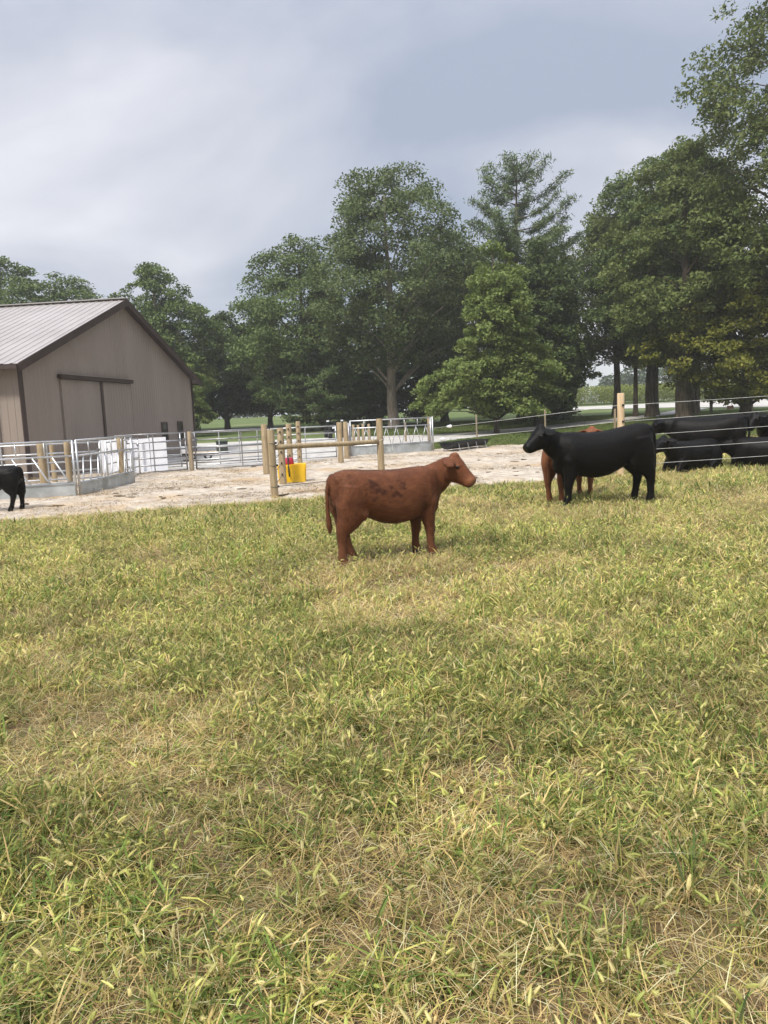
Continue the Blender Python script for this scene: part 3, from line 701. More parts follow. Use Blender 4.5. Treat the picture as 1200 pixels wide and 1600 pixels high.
o = MB().tube([(-1.16, 28.1, 0), (-1.16, 28.1, 1.3)], .05, 12).build('steel_post', M['galv_dull'], None, True); tag(o, 'dark steel post at the left end of the zigzag feed barrier', 'post')
for i, px in enumerate((553, 560.5, 568, 577)):
    p = at(px, 690, 38.8)
    lone_post((float(p[0]), 38.8 + .15 * i), (0.93, .9, .95, .92)[i], .075,
              ('leftmost', 'second from left', 'third from left', 'rightmost')[i] + ' of four short posts in a row behind the zigzag panel', 'post', 20 + i)
lone_post((1.23, 38.3), .95, .055, 'thin grey post beyond the drive, seen through the zigzag panel', 'post_grey', 31)
lone_post((2.1, 33.4), 1.28, .08, 'brown post just behind the right end of the zigzag panel', 'post_grey', 32)

# wooden H brace in the middle
def brace():
    A, B = (-2.15, 15.2), (-0.02, 16.76)
    rt, Ln = frame_root('fence_brace', A, B); tag(rt, 'wooden corner brace of two posts and a crossrail behind the red calf', 'fence brace')
    pa = post_mesh('post', 1.39, .074, M['post'], 51, rt, (0, 0, 0), -0.01)
    pb = post_mesh('post', 1.50, .074, M['post'], 52, rt, (Ln, 0, 0))
    n = 14; rg = np.random.default_rng(3)
    rl = MB().tube([(.06 + (Ln - .12) * t, 0.004 * math.sin(9 * t), 1.035 - .03 * t + .004 * math.sin(7 * t)) for t in np.linspace(0, 1, 9)], .052 + rg.uniform(-.002, .002, 9), n).build('crossrail', M['post'], rt, True)
    # wire wraps round the near post
    for z in (.26, .68, 1.12):
        MB().tube([(.079 * math.cos(a), .079 * math.sin(a), z + .004 * math.sin(a)) for a in np.linspace(0, 2 * math.pi, 17)], .006, 5, cap=False).build('wire_wrap', M['wire_dark'], pa)
        MB().box(.06, .10, -.02, .02, z - .02, z + .02).build('insulator', M['black_p'], pa)
    MB().tube([(.08, 0, .26), (Ln - .08, 0, .27)], .006, 5).build('low_wire', M['wire_dark'], rt)
    MB().tube([(Ln - .1, -.02, 1.0), (Ln, -.082, 1.05), (Ln + .08, 0.0, 1.06)], .005, 5).build('tie_wire', M['wire'], rt)
brace()
# fence running back from the brace
def back_fence():
    rt = empty('wire_fence', (-2.15, 15.2, 0)); tag(rt, 'dark wire fence on three posts running back past the yellow waterer', 'fence')
    P = [(-2.32, 17.9), (-2.54, 21.4), (-2.70, 25.4)]
    hs = (1.37, 1.42, 1.45)
    for i, (p, h) in enumerate(zip(P, hs)):
        po = post_mesh('post', h, .08, M['post'], 60 + i, rt, (p[0] + 2.15, p[1] - 15.2, 0))
        for z in (.30, .56, .82, 1.06, 1.28):
            MB().box(-.015, .015, -.11, -.07, z - .02, z + .02).build('insulator', M['black_p'], po)
    for z in (.30, .56, .82, 1.06, 1.28):
        pts = [Vector((-.01, .075, z * .98))] + [Vector((p[0] + 2.15 + .0, p[1] - 15.2 - .10, z)) for p in P]
        full = []
        for a, b in zip(pts[:-1], pts[1:]):
            for k in range(6):
                t = k / 6; full.append(a.lerp(b, t) - Vector((0, 0, .03 * math.sin(math.pi * t))))
        full.append(pts[-1])
        MB().tube(full, .007, 5).build('strand', M['wire_dark'], rt)
    # thin stays hanging between the strands
    for y in (4.0, 4.6): MB().tube([(-.31 - .01 * y, y, .3), (-.31 - .01 * y, y, 1.28)], .01, 6).build('stay', M['wire_dark'], rt)
back_fence()
# electric fence on the right
def right_fence():
    px, py = 5.23, 16.82
    rt = empty('electric_fence', (px, py, 0)); tag(rt, 'white wire electric fence with a pale post in front of the black cattle', 'fence')
    post_mesh('post', 1.83, .078, M['post_new'], 71, rt, (0, 0, 0))
    MB().bar((-.12, .03, -.1), (-.12, .03, 1.5), .03, .05).build('stake', M['post_grey'], rt)
    zl = [1.57, 1.22, .90, .58, .27]
    for k, z in enumerate(zl):
        y1 = (618, 641, 665, 689, 711)[k]
        e = at(1200, y1, 15.9); e2 = np.array([px, py, z]) + (e - np.array([px, py, z])) * 2.2
        d = Vector(e2) - Vector((px, py, 0)); a = Vector((.05, -.07, z))
        MB().tube([a.lerp(d, t) - Vector((0, 0, .01 * math.sin(math.pi * t))) for t in np.linspace(0, 1, 9)], .0032, 5).build('strand', M['wire'], rt)
        MB().box(.0, .05, -.095, -.07, z - .02, z + .02).build('insulator', M['black_p'], rt)
    e2 = np.array([px, py, 0]) + (at(1200, 665, 15.9) - np.array([px, py, 1.05])) * 2.2
    post_mesh('post', 1.75, .075, M['post_new'], 72, rt, (e2[0] - px, e2[1] - py + .06, 0))
right_fence()
def wire_gate():
    A = (2.02, 29.5); px, py = 5.23, 16.82
    rt = empty('spring_wire_gate', (A[0], A[1], 0.03)); tag(rt, 'two white gate wires with plastic handles between the zigzag panel and the pale post', 'wire gate')
    for k, (ya, hb, hp) in enumerate(((669, 1.57, 725), (687.5, 1.22, 700))):
        a = at(676, ya, A[1]); va = Vector((0, 0, a[2] - .03)); vb = Vector((px - A[0] - .05, py - A[1] - .05, hb - .03))
        MB().tube([va.lerp(vb, t) - Vector((0, 0, .015 * math.sin(math.pi * t))) for t in np.linspace(0, 1, 12)], .0042, 5).build('strand', M['wire'], rt)
        t = .15 if k == 0 else .085
        c = va.lerp(vb, t) - Vector((0, 0, .015 * math.sin(math.pi * t))); dr = (vb - va).normalized()
        MB().tube([c + dr * s for s in (-.42, -.34, -.2, -.1, .0, .1)], np.array([.015, .03, .05, .04, .06, .02]), 10).build('handle', M['plastic_w'], rt, True)
wire_gate()
# thin fence stakes along the drive and far things by the road
for (px, py0, py1, y, r, lb) in ((745, 677, 648, 38.6, .045, 'thin grey stake on the lawn just left of the cone shaped tree trunk'),
                                 (852, 668, 640, 41.0, .05, 'thin grey stake on the lawn behind the black heifer head'),
                                 (1077, 651, 604, 50.0, .055, 'tall thin pole in front of the widest trunk'),
                                 (1175, 643, 622, 57.0, .08, 'short dark post by the road at the right edge')):
    p = at(px, py0, y); q = at(px, py1, y); g = float(tz(y)) - .02
    o = post_mesh('stake', float(q[2] - g), r, M['post_grey'], int(px), None, (float(p[0]), y, g), 0, 8); tag(o, lb, 'stake')
def mailbox():
    p = at(1111, 645, 62); rt = empty('mailbox', (float(p[0]), 62, float(tz(62)) - .02)); tag(rt, 'dark mailbox on a post beside the road', 'mailbox')
    MB().box(-.09, .09, -.09, .09, 0, 1.0).build('post', M['bark'], rt)
    n = 10
    V = []
    for x in (-.48, .12):
        V += [(x, -.13, .98), (x, .13, .98)] + [(x, .13 * math.cos(a), 1.16 + .13 * math.sin(a)) for a in np.linspace(0, math.pi, n)]
    m = n + 2
    Fc = [tuple([1, 0] + list(range(m - 1, 1, -1))), tuple(i + m for i in ([0, 1] + list(range(2, m))))]
    ring = [0, 1] + list(range(2, m))
    Fc += [(ring[i], ring[(i + 1) % m], ring[(i + 1) % m] + m, ring[i] + m) for i in range(m)]
    mesh_obj('box', V, Fc, M['black_p'], rt)
    MB().box(-.1, .05, -.145, -.135, 1.18, 1.32).build('flag', M['red'], rt)
mailbox()
p = at(1141, 637, 68); b = MB()
rt = empty('brick_block', (float(p[0]), 68, float(tz(68)))); tag(rt, 'small red brown block standing at the road edge', 'block')
for i in range(3):
    for j in range(2): MB().box(-.24 + .24 * j + .004, -.004 + .24 * j, -.12, .12, .1 * i + .003, .1 * i + .097).build('brick', M['brick'], rt)

# ------------------------------------------------------------------ yellow waterer
def waterer():
    rt = empty('cattle_waterer', (-2.17, 18.55, sand_h(-2.17, 18.5) - .02), R(4)); tag(rt, 'yellow plastic cattle waterer with a red lid between the fence posts', 'waterer')
    bm = bmesh.new(); bmesh.ops.create_cube(bm, size=1)
    for v in bm.verts:
        k = 1.0 if v.co.z > 0 else 0.93
        v.co = Vector((v.co.x * .68 * k, v.co.y * .58 * k, (v.co.z + .5) * .44))
    bmesh.ops.bevel(bm, geom=bm.edges[:], offset=.02, segments=2, affect='EDGES')
    me = bpy.data.meshes.new('tank'); bm.to_mesh(me); bm.free(); me.materials.append(M['yellow'])
    link(bpy.data.objects.new('tank', me), rt)
    MB().box(-.33, .33, -.285, -.272, .36, .40).build('rim_band', M['yellow'], rt)
    MB().tube([(-.07, -.05, .43), (-.07, -.05, .45), (-.07, -.05, .57), (-.07, -.05, .60)], np.array([.10, .125, .115, .09]), 18).build('lid', M['red'], rt, True)
    MB().tube([(-.08, -.17, .66), (-.08, -.19, .5), (-.07, -.30, .40), (-.06, -.31, .16)], .016, 8).build('hose', M['black_p'], rt, True)
waterer()
# ------------------------------------------------------------------ black bunk trough
def trough():
    A, B = np.array([2.42, 28.5]), np.array([4.0, 30.6]); rt, Ln = frame_root('feed_trough', A, B); tag(rt, 'black plastic feed trough on thin metal legs beyond the red calf head', 'trough')
    n = 9; V = []; xs_ = [0, .06, Ln * .5, Ln - .06, Ln]
    def ring(x, s, z0): 
        pts = []
        for a in np.linspace(math.pi, 2 * math.pi, n):
            pts.append((x, .30 * s * math.cos(a), .37 + z0 + .24 * s * math.sin(a)))
        return pts
    outer = [ring(0, 1, 0), ring(.1, 1.0, 0), ring(Ln * .5, 1.0, 0), ring(Ln - .1, 1.0, 0), ring(Ln, 1, 0)]
    inner = [ring(x, .93, 0) for x in (.03, .1, Ln * .5, Ln - .1, Ln - .03)]
    V = [p for r_ in outer for p in r_] + [p for r_ in inner for p in r_]; o_ = 5 * n; Fc = []
    for i in range(4):
        for j in range(n - 1):
            Fc.append((i * n + j, i * n + j + 1, (i + 1) * n + j + 1, (i + 1) * n + j)); Fc.append((o_ + i * n + j, o_ + (i + 1) * n + j, o_ + (i + 1) * n + j + 1, o_ + i * n + j + 1))
        Fc.append((i * n, (i + 1) * n, o_ + (i + 1) * n, o_ + i * n)); Fc.append((i * n + n - 1, o_ + i * n + n - 1, o_ + (i + 1) * n + n - 1, (i + 1) * n + n - 1))
    for base in (0, 4 * n):
        Fc.append(tuple(base + j for j in range(n))); Fc.append(tuple(o_ + base + j for j in range(n)))
    mesh_obj('tub', V, Fc, M['black_p'], rt)
    for y in (-.32, .32): MB().bar((-.03, y, .375), (Ln + .03, y, .375), .05, .03).build('rim', M['black_p'], rt)
    for x in (-.02, Ln + .02): MB().bar((x, -.345, .375), (x, .345, .375), .04, .028).build('rim', M['black_p'], rt)
    for x in (.35, Ln * .38, Ln * .62, Ln - .3):
        for s in (-1, 1): MB().tube([(x, .30 * s, .34), (x, .38 * s, -.02)], .016, 7).build('leg', M['galv'], rt)
trough()

# ------------------------------------------------------------------ manure clumps on the sand
def clumps():
    rg = np.random.default_rng(5); meshes = []
    for k in range(5):
        bm = bmesh.new(); bmesh.ops.create_icosphere(bm, subdivisions=2, radius=1)
        for v in bm.verts:
            nz = .45 + .85 * rg.random(); v.co = Vector((v.co.x * nz, v.co.y * nz * .7, max(v.co.z, -.2) * .42 * nz))
        me = bpy.data.meshes.new('manure_clump'); bm.to_mesh(me); bm.free(); me.materials.append(M['dung'])
        meshes.append(me)
    spots = []
    while len(spots) < 46:
        x = rg.uniform(-10.5, 4.6); y = rg.uniform(13.8, 29.5) if rg.random() < .5 else rg.uniform(14.2, 19)
        f0, f1 = np.interp(x, xs, yf) + .4, np.interp(x, xs, yb) - .4
        if y < f0 or y > f1: continue
        if math.hypot(x + 2.17, y - 18.55) < .8 or (x < -6.3 and y > 16.6): continue
        spots.append((x, y))
    spots += [(-.15, 22.3), (.1, 22.6), (.35, 22.9), (-.6, 22.1), (1.6, 18.2), (2.1, 17.5), (2.6, 18.8), (1.9, 19.6)]
    for i, (x, y) in enumerate(spots):
        o = bpy.data.objects.new('manure_clump', meshes[i % 5]); COL.objects.link(o)
        s = rg.uniform(.035, .105); o.location = (x, y, sand_h(x, y) + .008); o.rotation_euler = (0, 0, rg.uniform(0, 6.28)); o.scale = (s * rg.uniform(1.0, 2.0), s * rg.uniform(.6, 1.0), s * rg.uniform(.4, .7))
        tag(o, 'small dark dry manure clump lying on the sand', 'manure', 'manure clumps on the sand')
clumps()

# ================================================================== CATTLE
def coat(name, c1, c2, c3, sheen=0.15, rough=0.62, spec=.2):
    m, t, p = material(name)
    co = nn(t, 'ShaderNodeTexCoord'); mp = nn(t, 'ShaderNodeMapping'); mp.inputs['Scale'].default_value = (0.8, 1, 1.3)
    t.links.new(co.outputs['Object'], mp.inputs[0])
    no = nn(t, 'ShaderNodeTexNoise', i_Scale=5.0, i_Detail=6, i_Roughness=0.62); t.links.new(mp.outputs[0], no.inputs[0])
    r = nn(t, 'ShaderNodeValToRGB'); t.links.new(no.outputs[0], r.inputs[0])
    r.color_ramp.elements[0].position = .32; r.color_ramp.elements[0].color = (*c1, 1)
    r.color_ramp.elements[1].position = .68; r.color_ramp.elements[1].color = (*c3, 1)
    q = r.color_ramp.elements.new(.5); q.color = (*c2, 1)
    a = nn(t, 'ShaderNodeAttribute', attribute_name='marks')
    mxn = nn(t, 'ShaderNodeMix', data_type='RGBA'); t.links.new(a.outputs['Alpha'], mxn.inputs[0]); t.links.new(r.outputs[0], mxn.inputs[6]); t.links.new(a.outputs['Color'], mxn.inputs[7])
    # hair grain
    mp2 = nn(t, 'ShaderNodeMapping'); mp2.inputs['Scale'].default_value = (28, 60, 110); t.links.new(co.outputs['Object'], mp2.inputs[0])
    hn = nn(t, 'ShaderNodeTexNoise', i_Scale=1.6, i_Detail=3, i_Roughness=.6); t.links.new(mp2.outputs[0], hn.inputs[0])
    hm = nn(t, 'ShaderNodeMapRange'); hm.inputs[3].default_value = .72; hm.inputs[4].default_value = 1.28; t.links.new(hn.outputs[0], hm.inputs[0])
    ge = nn(t, 'ShaderNodeNewGeometry'); gm = nn(t, 'ShaderNodeMapRange'); gm.inputs[3].default_value = .6; gm.inputs[4].default_value = 1.4; t.links.new(ge.outputs['Random Per Island'], gm.inputs[0])
    mm = nn(t, 'ShaderNodeMath', operation='MULTIPLY'); t.links.new(hm.outputs[0], mm.inputs[0]); t.links.new(gm.outputs[0], mm.inputs[1])
    hv = nn(t, 'ShaderNodeHueSaturation'); t.links.new(mm.outputs[0], hv.inputs['Value']); t.links.new(mxn.outputs[2], hv.inputs['Color'])
    t.links.new(hv.outputs[0], p.inputs['Base Color'])
    b = nn(t, 'ShaderNodeBump', i_Strength=.55, i_Distance=.006); t.links.new(hn.outputs[0], b.inputs['Height']); t.links.new(b.outputs[0], p.inputs['Normal'])
    p.inputs['Roughness'].default_value = rough; p.inputs['Specular IOR Level'].default_value = spec
    p.inputs['Sheen Weight'].default_value = sheen; p.inputs['Sheen Roughness'].default_value = .45
    return m
M['coat_red'] = coat('red_coat', (0.078, 0.0255, 0.0102), (0.112, 0.0385, 0.0155), (0.150, 0.056, 0.0235), .06)
M['coat_red2'] = coat('light_red_coat', (0.125, 0.045, 0.0185), (0.165, 0.061, 0.0255), (0.20, 0.077, 0.033), .08)
M['coat_black'] = coat('black_coat', (0.0020, 0.0019, 0.0019), (0.0032, 0.0028, 0.0026), (0.0085, 0.0056, 0.0042), .0, .45, .15)
ZV = Vector((0, 0, 1)); YV = Vector((0, 1, 0))
def loft(b, rings, n=18):
    """rings: (centre, lateral axis, other axis, a, b, exponent)"""
    V = []; 
    for c, l, u, a, bb, ex in rings:
        for j in range(n):
            t = 2 * math.pi * j / n; cs, sn = math.cos(t), math.sin(t)
            V.append(c + l * (a * math.copysign(abs(cs) ** (2 / ex), cs)) + u * (bb * math.copysign(abs(sn) ** (2 / ex), sn)))
    k = len(rings)
    Fc = [(i * n + j, i * n + (j + 1) % n, (i + 1) * n + (j + 1) % n, (i + 1) * n + j) for i in range(k - 1) for j in range(n)]
    Fc += [tuple(range(n - 1, -1, -1)), tuple((k - 1) * n + j for j in range(n))]
    b.add(V, Fc)
def path_loft(b, pts, lat=YV, ex=2.0, n=16):
    """pts: (Vector, a lateral, b fore-aft)"""
    rings = []
    for i, (c, a, bb) in enumerate(pts):
        t = (pts[min(i + 1, len(pts) - 1)][0] - pts[max(i - 1, 0)][0]).normalized()
        l = (lat - t * lat.dot(t)).normalized(); rings.append((c, l, t.cross(l), a, bb, ex))
    loft(b, rings, n)
def blob(b, c, r, n=12, m=8):
    V = []; 
    for i in range(m + 1):
        ph = math.pi * (i + .0) / m; ph = min(max(ph, .05), math.pi - .05)
        for j in range(n):
            t = 2 * math.pi * j / n; V.append((c[0] + r[0] * math.sin(ph) * math.cos(t), c[1] + r[1] * math.sin(ph) * math.sin(t), c[2] + r[2] * math.cos(ph)))
    Fc = [(i * n + j, (i + 1) * n + j, (i + 1) * n + (j + 1) % n, i * n + (j + 1) % n) for i in range(m) for j in range(n)]
    Fc += [tuple(range(n)), tuple(m * n + j for j in range(n - 1, -1, -1))]
    b.add(V, Fc)
def cow(name, matkey, label, loc, rz, scale, yaw=0.0, pitch=-42, neck=0.0, rump=0.0, swing=(0, 0, 0, 0), lying=False, fat=1.0, stains=False, vox=.0155, cat='calf', muzzle=(.17, .085, .05), leglen=1.0, roll=0, deep=0.0, xs_=1.0):
    b = MB(); dz = -0.395 if lying else 0.0
    TOR = [(-.725, .90, .77, .045), (-.70, .975, .67, .12), (-.64, 1.03, .60, .195), (-.52, 1.055, .585, .238), (-.38, 1.05, .565, .252), (-.24, 1.04, .50 - deep * .6, .268), (-.08, 1.033, .435 - deep, .278),
           (.08, 1.03, .41 - deep, .278), (.22, 1.03, .42 - deep, .268), (.36, 1.04, .45 - deep, .248), (.5, 1.045, .49 - deep * .7, .222), (.60, 1.03, .535 - deep * .4, .19), (.68, .975, .60, .145), (.725, .90, .67, .075)]
    rise = lambda x: rump * max(0, -x) / .6
    loft(b, [(Vector((x, 0, (zt_ + zb_) / 2 + dz + rise(x) * .7)), YV, ZV, hw * fat, (zt_ - zb_) / 2 + rise(x) * .3, 2.35) for x, zt_, zb_, hw in TOR], 26)
    piv = Vector((.60, 0, .9 + dz))
    def turn(v, w):
        return Matrix.Rotation(yaw * w, 3, 'Z') @ (v - piv) + piv
    NK = [((.42, .785), .165, .225, 0), ((.57, .835 + .15 * neck), .15, .215, .12), ((.70, .915 + .4 * neck), .122, .183, .35), ((.80, 1.0 + .7 * neck), .102, .152, .65), ((.87, 1.065 + neck), .093, .13, .9), ((.92, 1.10 + neck), .075, .095, 1)]
    rings = []
    pts = [turn(Vector((x, 0, z + dz)), w) for (x, z), a, bb, w in NK]
    for i, (q, a, bb, w) in enumerate(NK):
        t = (pts[min(i + 1, len(pts) - 1)] - pts[max(i - 1, 0)]).normalized()
        l = Matrix.Rotation(yaw * w, 3, 'Z') @ YV; l = (l - t * l.dot(t)).normalized(); rings.append((pts[i], l, t.cross(l), a, bb, 2.1))
    loft(b, rings, 20)
    # head
    RY = Matrix.Rotation(yaw, 3, 'Z'); pr = R(pitch)
    hd = RY @ Vector((math.cos(pr), 0, math.sin(pr))); hl = RY @ YV; hu = hd.cross(hl); hu = hu if hu.z > 0 else -hu
    h0 = turn(Vector((.885, 0, 1.125 + neck + dz)), 1)
    HD = [(-.045, .055, .06, -.01), (-.01, .088, .112, -.02), (.05, .116, .150, -.034), (.115, .118, .152, -.04), (.175, .100, .130, -.034), (.235, .083, .108, -.022), (.29, .076, .094, -.012), (.335, .083, .086, -.004), (.368, .077, .072, .0), (.388, .055, .046, 0)]
    loft(b, [(h0 + hd * s + hu * o, hl, hu, a, bb, 2.15) for s, a, bb, o in HD], 20)
    blob(b, h0 + hu * .075 + hd * .0, (.065, .065, .05))                       # poll
    for s in (-1, 1):
        blob(b, h0 + hd * .115 + hl * s * .094 + hu * .042, (.034, .03, .03))   # brow
        # ears
        eb = h0 + hd * .015 + hl * s * .075 + hu * .045
        ed = (hl * s * .74 - hd * .22 - ZV * .34).normalized(); ew = (hd * .9 + hu * .2).normalized(); ew = (ew - ed * ew.dot(ed)).normalized(); et = ed.cross(ew)
        rr = [(eb + ed * k, ew, et, a, c, 2.0) for k, a, c in ((0, .032, .026), (.045, .068, .023), (.11, .088, .021), (.17, .070, .019), (.205, .028, .015))]
        if s > 0: rr = [(c, l, -u, a, bb, e_) for c, l, u, a, bb, e_ in rr]
        loft(b, rr, 12)
    # legs
    if not lying:
        FL = [(.45, .78, .09, .16), (.465, .62, .092, .14), (.485, .48, .074, .10), (.497, .37, .057, .068), (.505, .305, .056, .063), (.50, .25, .043, .05), (.50, .16, .040, .046), (.505, .105, .047, .053), (.52, .05, .049, .06), (.535, .0, .056, .07)]
        HL = [(-.48, .88, .12, .18), (-.50, .73, .125, .205), (-.51, .61, .115, .20), (-.545, .50, .090, .150), (-.595, .41, .062, .098), (-.605, .345, .053, .07), (-.595, .25, .044, .054), (-.585, .16, .043, .05), (-.577, .105, .049, .056), (-.557, .05, .05, .061), (-.545, 0, .056, .07)]
        for i, (T, sy, y0, y1) in enumerate(((FL, 1, .125, .125), (FL, -1, .125, .125), (HL, 1, .135, .145), (HL, -1, .135, .145))):
            dx = swing[i]
            path_loft(b, [(Vector((x + dx * (1 - min(z, .75) / .75), sy * (y0 + (y1 - y0) * (1 - z / .8)), z + (rise(x) * z if i > 1 else 0))), a, c) for x, z, a, c in T], YV, 2.1, 14)
        for s in (-1, 1):
            blob(b, (-.51, s * .160 * fat, .70 + rump * .5), (.19, .095, .23))
            blob(b, (-.40, s * .175 * fat, .585 + rump * .3), (.075, .06, .09))
            blob(b, (.52, s * .155 * fat, .66), (.10, .07, .10))
            blob(b, (.44, s * .150, .52), (.06, .05, .06))
            blob(b, (.44, s * .165 * fat, .74), (.13, .075, .20))
            blob(b, (-.66, s * .10, .95 + rump), (.05, .045, .06))
    else:
        for s in (-1, 1):
            path_loft(b, [(Vector((.45, s * .15, .35)), .09, .13), (Vector((.62, s * .17, .16)), .06, .075), (Vector((.70, s * .17, .07)), .05, .055), (Vector((.5, s * .19, .045)), .035, .04), (Vector((.36, s * .18, .04)), .04, .045)], YV, 2, 12)
            blob(b, (-.42, s * .20, .28), (.24, .13, .24))
            path_loft(b, [(Vector((-.28, s * .30, .18)), .07, .10), (Vector((-.1, s * .33, .07)), .05, .055), (Vector((-.28, s * .36, .045)), .035, .04), (Vector((-.02, s * .37, .04)), .036, .04)], ZV, 2, 12)
            blob(b, (.44, s * .16, .36), (.14, .08, .2))
    blob(b, (.57, 0, .60 + dz), (.15, .12, .15))
    # tail
    if not lying:
        TL = [((-.67, .99), .04), ((-.735, .95), .030), ((-.765, .84), .024), ((-.770, .66), .022), ((-.765, .54), .030), ((-.757, .45), .036), ((-.75, .38), .022), ((-.748, .35), .012)]
        path_loft(b, [(Vector((x, .01, z + rump)), r_, r_) for (x, z), r_ in TL], YV, 2, 10)
    else:
        path_loft(b, [(Vector((-.68, .02, .58)), .035, .035), (Vector((-.76, .03, .4)), .028, .028), (Vector((-.80, .1, .12)), .026, .026), (Vector((-.78, .3, .04)), .03, .03)], YV, 2, 10)
    # one continuous skin
    me = bpy.data.meshes.new('tmp'); me.from_pydata(b.v, [], b.f); me.update()
    bm = bmesh.new(); bm.from_mesh(me)
    bmesh.ops.triangulate(bm, faces=[f for f in bm.faces if len(f.verts) > 4])
    # every closed shell outward
    bmesh.ops.recalc_face_normals(bm, faces=bm.faces[:]); bm.to_mesh(me); bm.free()
    to = bpy.data.objects.new('tmp', me); COL.objects.link(to)
    md = to.modifiers.new('r', 'REMESH'); md.mode = 'VOXEL'; md.voxel_size = vox; md.adaptivity = 0
    sm_ = to.modifiers.new('s', 'SMOOTH'); sm_.factor = .5; sm_.iterations = 13
    dg = bpy.context.evaluated_depsgraph_get(); res = bpy.data.meshes.new_from_object(to.evaluated_get(dg))
    bpy.data.objects.remove(to); bpy.data.meshes.remove(me)
    res.name = name; res.materials.clear(); res.materials.append(M[matkey])
    res.polygons.foreach_set('use_smooth', [True] * len(res.polygons))
    n = len(res.vertices); co = np.empty(n * 3, np.float32); res.vertices.foreach_get('co', co); co = co.reshape(-1, 3).astype(float)
    mk = np.zeros((n, 4), np.float32)
    def put(mask, c):
        a = np.clip(mask, 0, 1)[:, None]; mk[:, :3] = mk[:, :3] * (1 - a) + np.array(c) * a; mk[:, 3:] = np.maximum(mk[:, 3:], a)
    noise3 = lambda f, s: fbm(co[:, 0] * f + co[:, 1] * f * .7, co[:, 2] * f * 1.3 + co[:, 1] * f * .4, s, 4)
    if stains:
        reg = 1.0 * np.exp(-(((co[:, 0] + .10) / .42) ** 4 + ((co[:, 2] - .84) / .16) ** 4)) + .35 * np.exp(-(((co[:, 0] + .33) / .09) ** 2 + ((co[:, 2] - .76) / .2) ** 2))
        put(np.clip((reg * (noise3(7, 4) * .5 + noise3(17, 14) * .3 + noise3(40, 24) * .22) - .465) * 6, 0, .7), (.034, .0105, .0055))
        put(np.clip(np.exp(-(((co[:, 0] - .42) / .05) ** 2 + ((co[:, 2] - .60) / .16) ** 2)) * .55, 0, 1), (.07, .02, .008))
        put(np.clip((.42 - co[:, 2]) / .3, 0, .45) * (co[:, 2] < .45), (.27, .11, .05))
    sal = (co - np.array(h0)) @ np.array(hd)
    nearh = np.linalg.norm(co - np.array(h0 + hd * .36), axis=1)
    put(np.clip((.085 - nearh) / .03, 0, 1) * (.85 if muzzle else 0), muzzle or (0, 0, 0))
    put(np.clip((.048 - np.linalg.norm((co - np.array(h0 + hd * .378 + hu * .012)) * 1.0, axis=1)) / .02, 0, .8), (.10, .055, .045) if stains else (.01, .008, .008))
    if not lying: put((co[:, 2] < .052).astype(float), (.035, .028, .022))
    at_ = res.color_attributes.new('marks', 'FLOAT_COLOR', 'POINT'); at_.data.foreach_set('color', mk.reshape(-1))
    o = bpy.data.objects.new(name, res); link(o); o.location = loc; o.rotation_euler = (0, 0, rz); o.scale = (scale * xs_, scale, scale * leglen)
    # short coat of hair lying back along the body
    nr = np.empty(n * 3, np.float32); res.vertex_normals.foreach_get('vector', nr); nr = nr.reshape(-1, 3).astype(float)
    eyed = np.minimum(*[np.linalg.norm(co - np.array(h0 + hd * .118 + hl * s * .104 + hu * .032), axis=1) for s in (-1, 1)])
    rgh = np.random.default_rng(int(abs(loc[0]) * 100) + 3); sel = np.repeat(np.where((co[:, 2] > (.07 if not lying else .02)) & (nearh > .10) & (eyed > .045))[0], 3); m_ = len(sel)
    hc = co[sel] + rgh.uniform(-.5, .5, (m_, 3)) * vox; hn_ = nr[sel]
    flow = np.array([-1.0, 0, -.55]) + rgh.standard_normal((m_, 3)) * .28; flow = flow - hn_ * (flow * hn_).sum(1, keepdims=True); flow = unit(flow + hn_ * rgh.uniform(.06, .26, (m_, 1)))
    wd = unit(np.cross(flow, hn_ + rgh.standard_normal((m_, 3)) * .3)) * rgh.uniform(.0009, .0019, (m_, 1)); ln_ = rgh.uniform(.010, .024, (m_, 1)) * np.where(np.linalg.norm(hc - np.array(h0 + hd * .15), axis=1) < .25, .55, 1)[:, None]
    HV = np.stack([hc - wd, hc + wd, hc + flow * ln_], 1).reshape(-1, 3)
    hm_ = bpy.data.meshes.new('hair'); hm_.vertices.add(m_ * 3); hm_.vertices.foreach_set('co', HV.astype(np.float32).reshape(-1)); hm_.loops.add(m_ * 3); hm_.loops.foreach_set('vertex_index', np.arange(m_ * 3, dtype=np.int32))
    hm_.polygons.add(m_); hm_.polygons.foreach_set('loop_start', np.arange(0, m_ * 3, 3, dtype=np.int32)); hm_.update(calc_edges=True); hm_.materials.append(M[matkey])
    ha = hm_.color_attributes.new('marks', 'FLOAT_COLOR', 'POINT'); ha.data.foreach_set('color', np.repeat(mk[sel], 3, 0).astype(np.float32).reshape(-1))
    link(bpy.data.objects.new('hair', hm_), o)
    for s in (-1, 1):
        eb = MB(); blob(eb, (0, 0, 0), (.025, .023, .021), 12, 8)
        e_ = eb.build('eye', M['eye'], o, True); e_.location = h0 + hd * .118 + hl * s * .104 + hu * .032
        nb = MB(); blob(nb, (0, 0, 0), (.012, .010, .010), 10, 6)
        ns = nb.build('nostril', M['eye'], o, True); ns.location = h0 + hd * .372 + hl * s * .046 + hu * .026
    tag(o, label, cat)
    return o
red = cow('red_calf', 'coat_red', 'red brown calf standing alone on the grass in the middle of the picture', (0.03, 8.52, 0), R(25), .975, yaw=R(-46), pitch=-44, neck=-.035, rump=.015, xs_=.93, swing=(-.06, .04, .16, -.11), stains=True, vox=.0125)
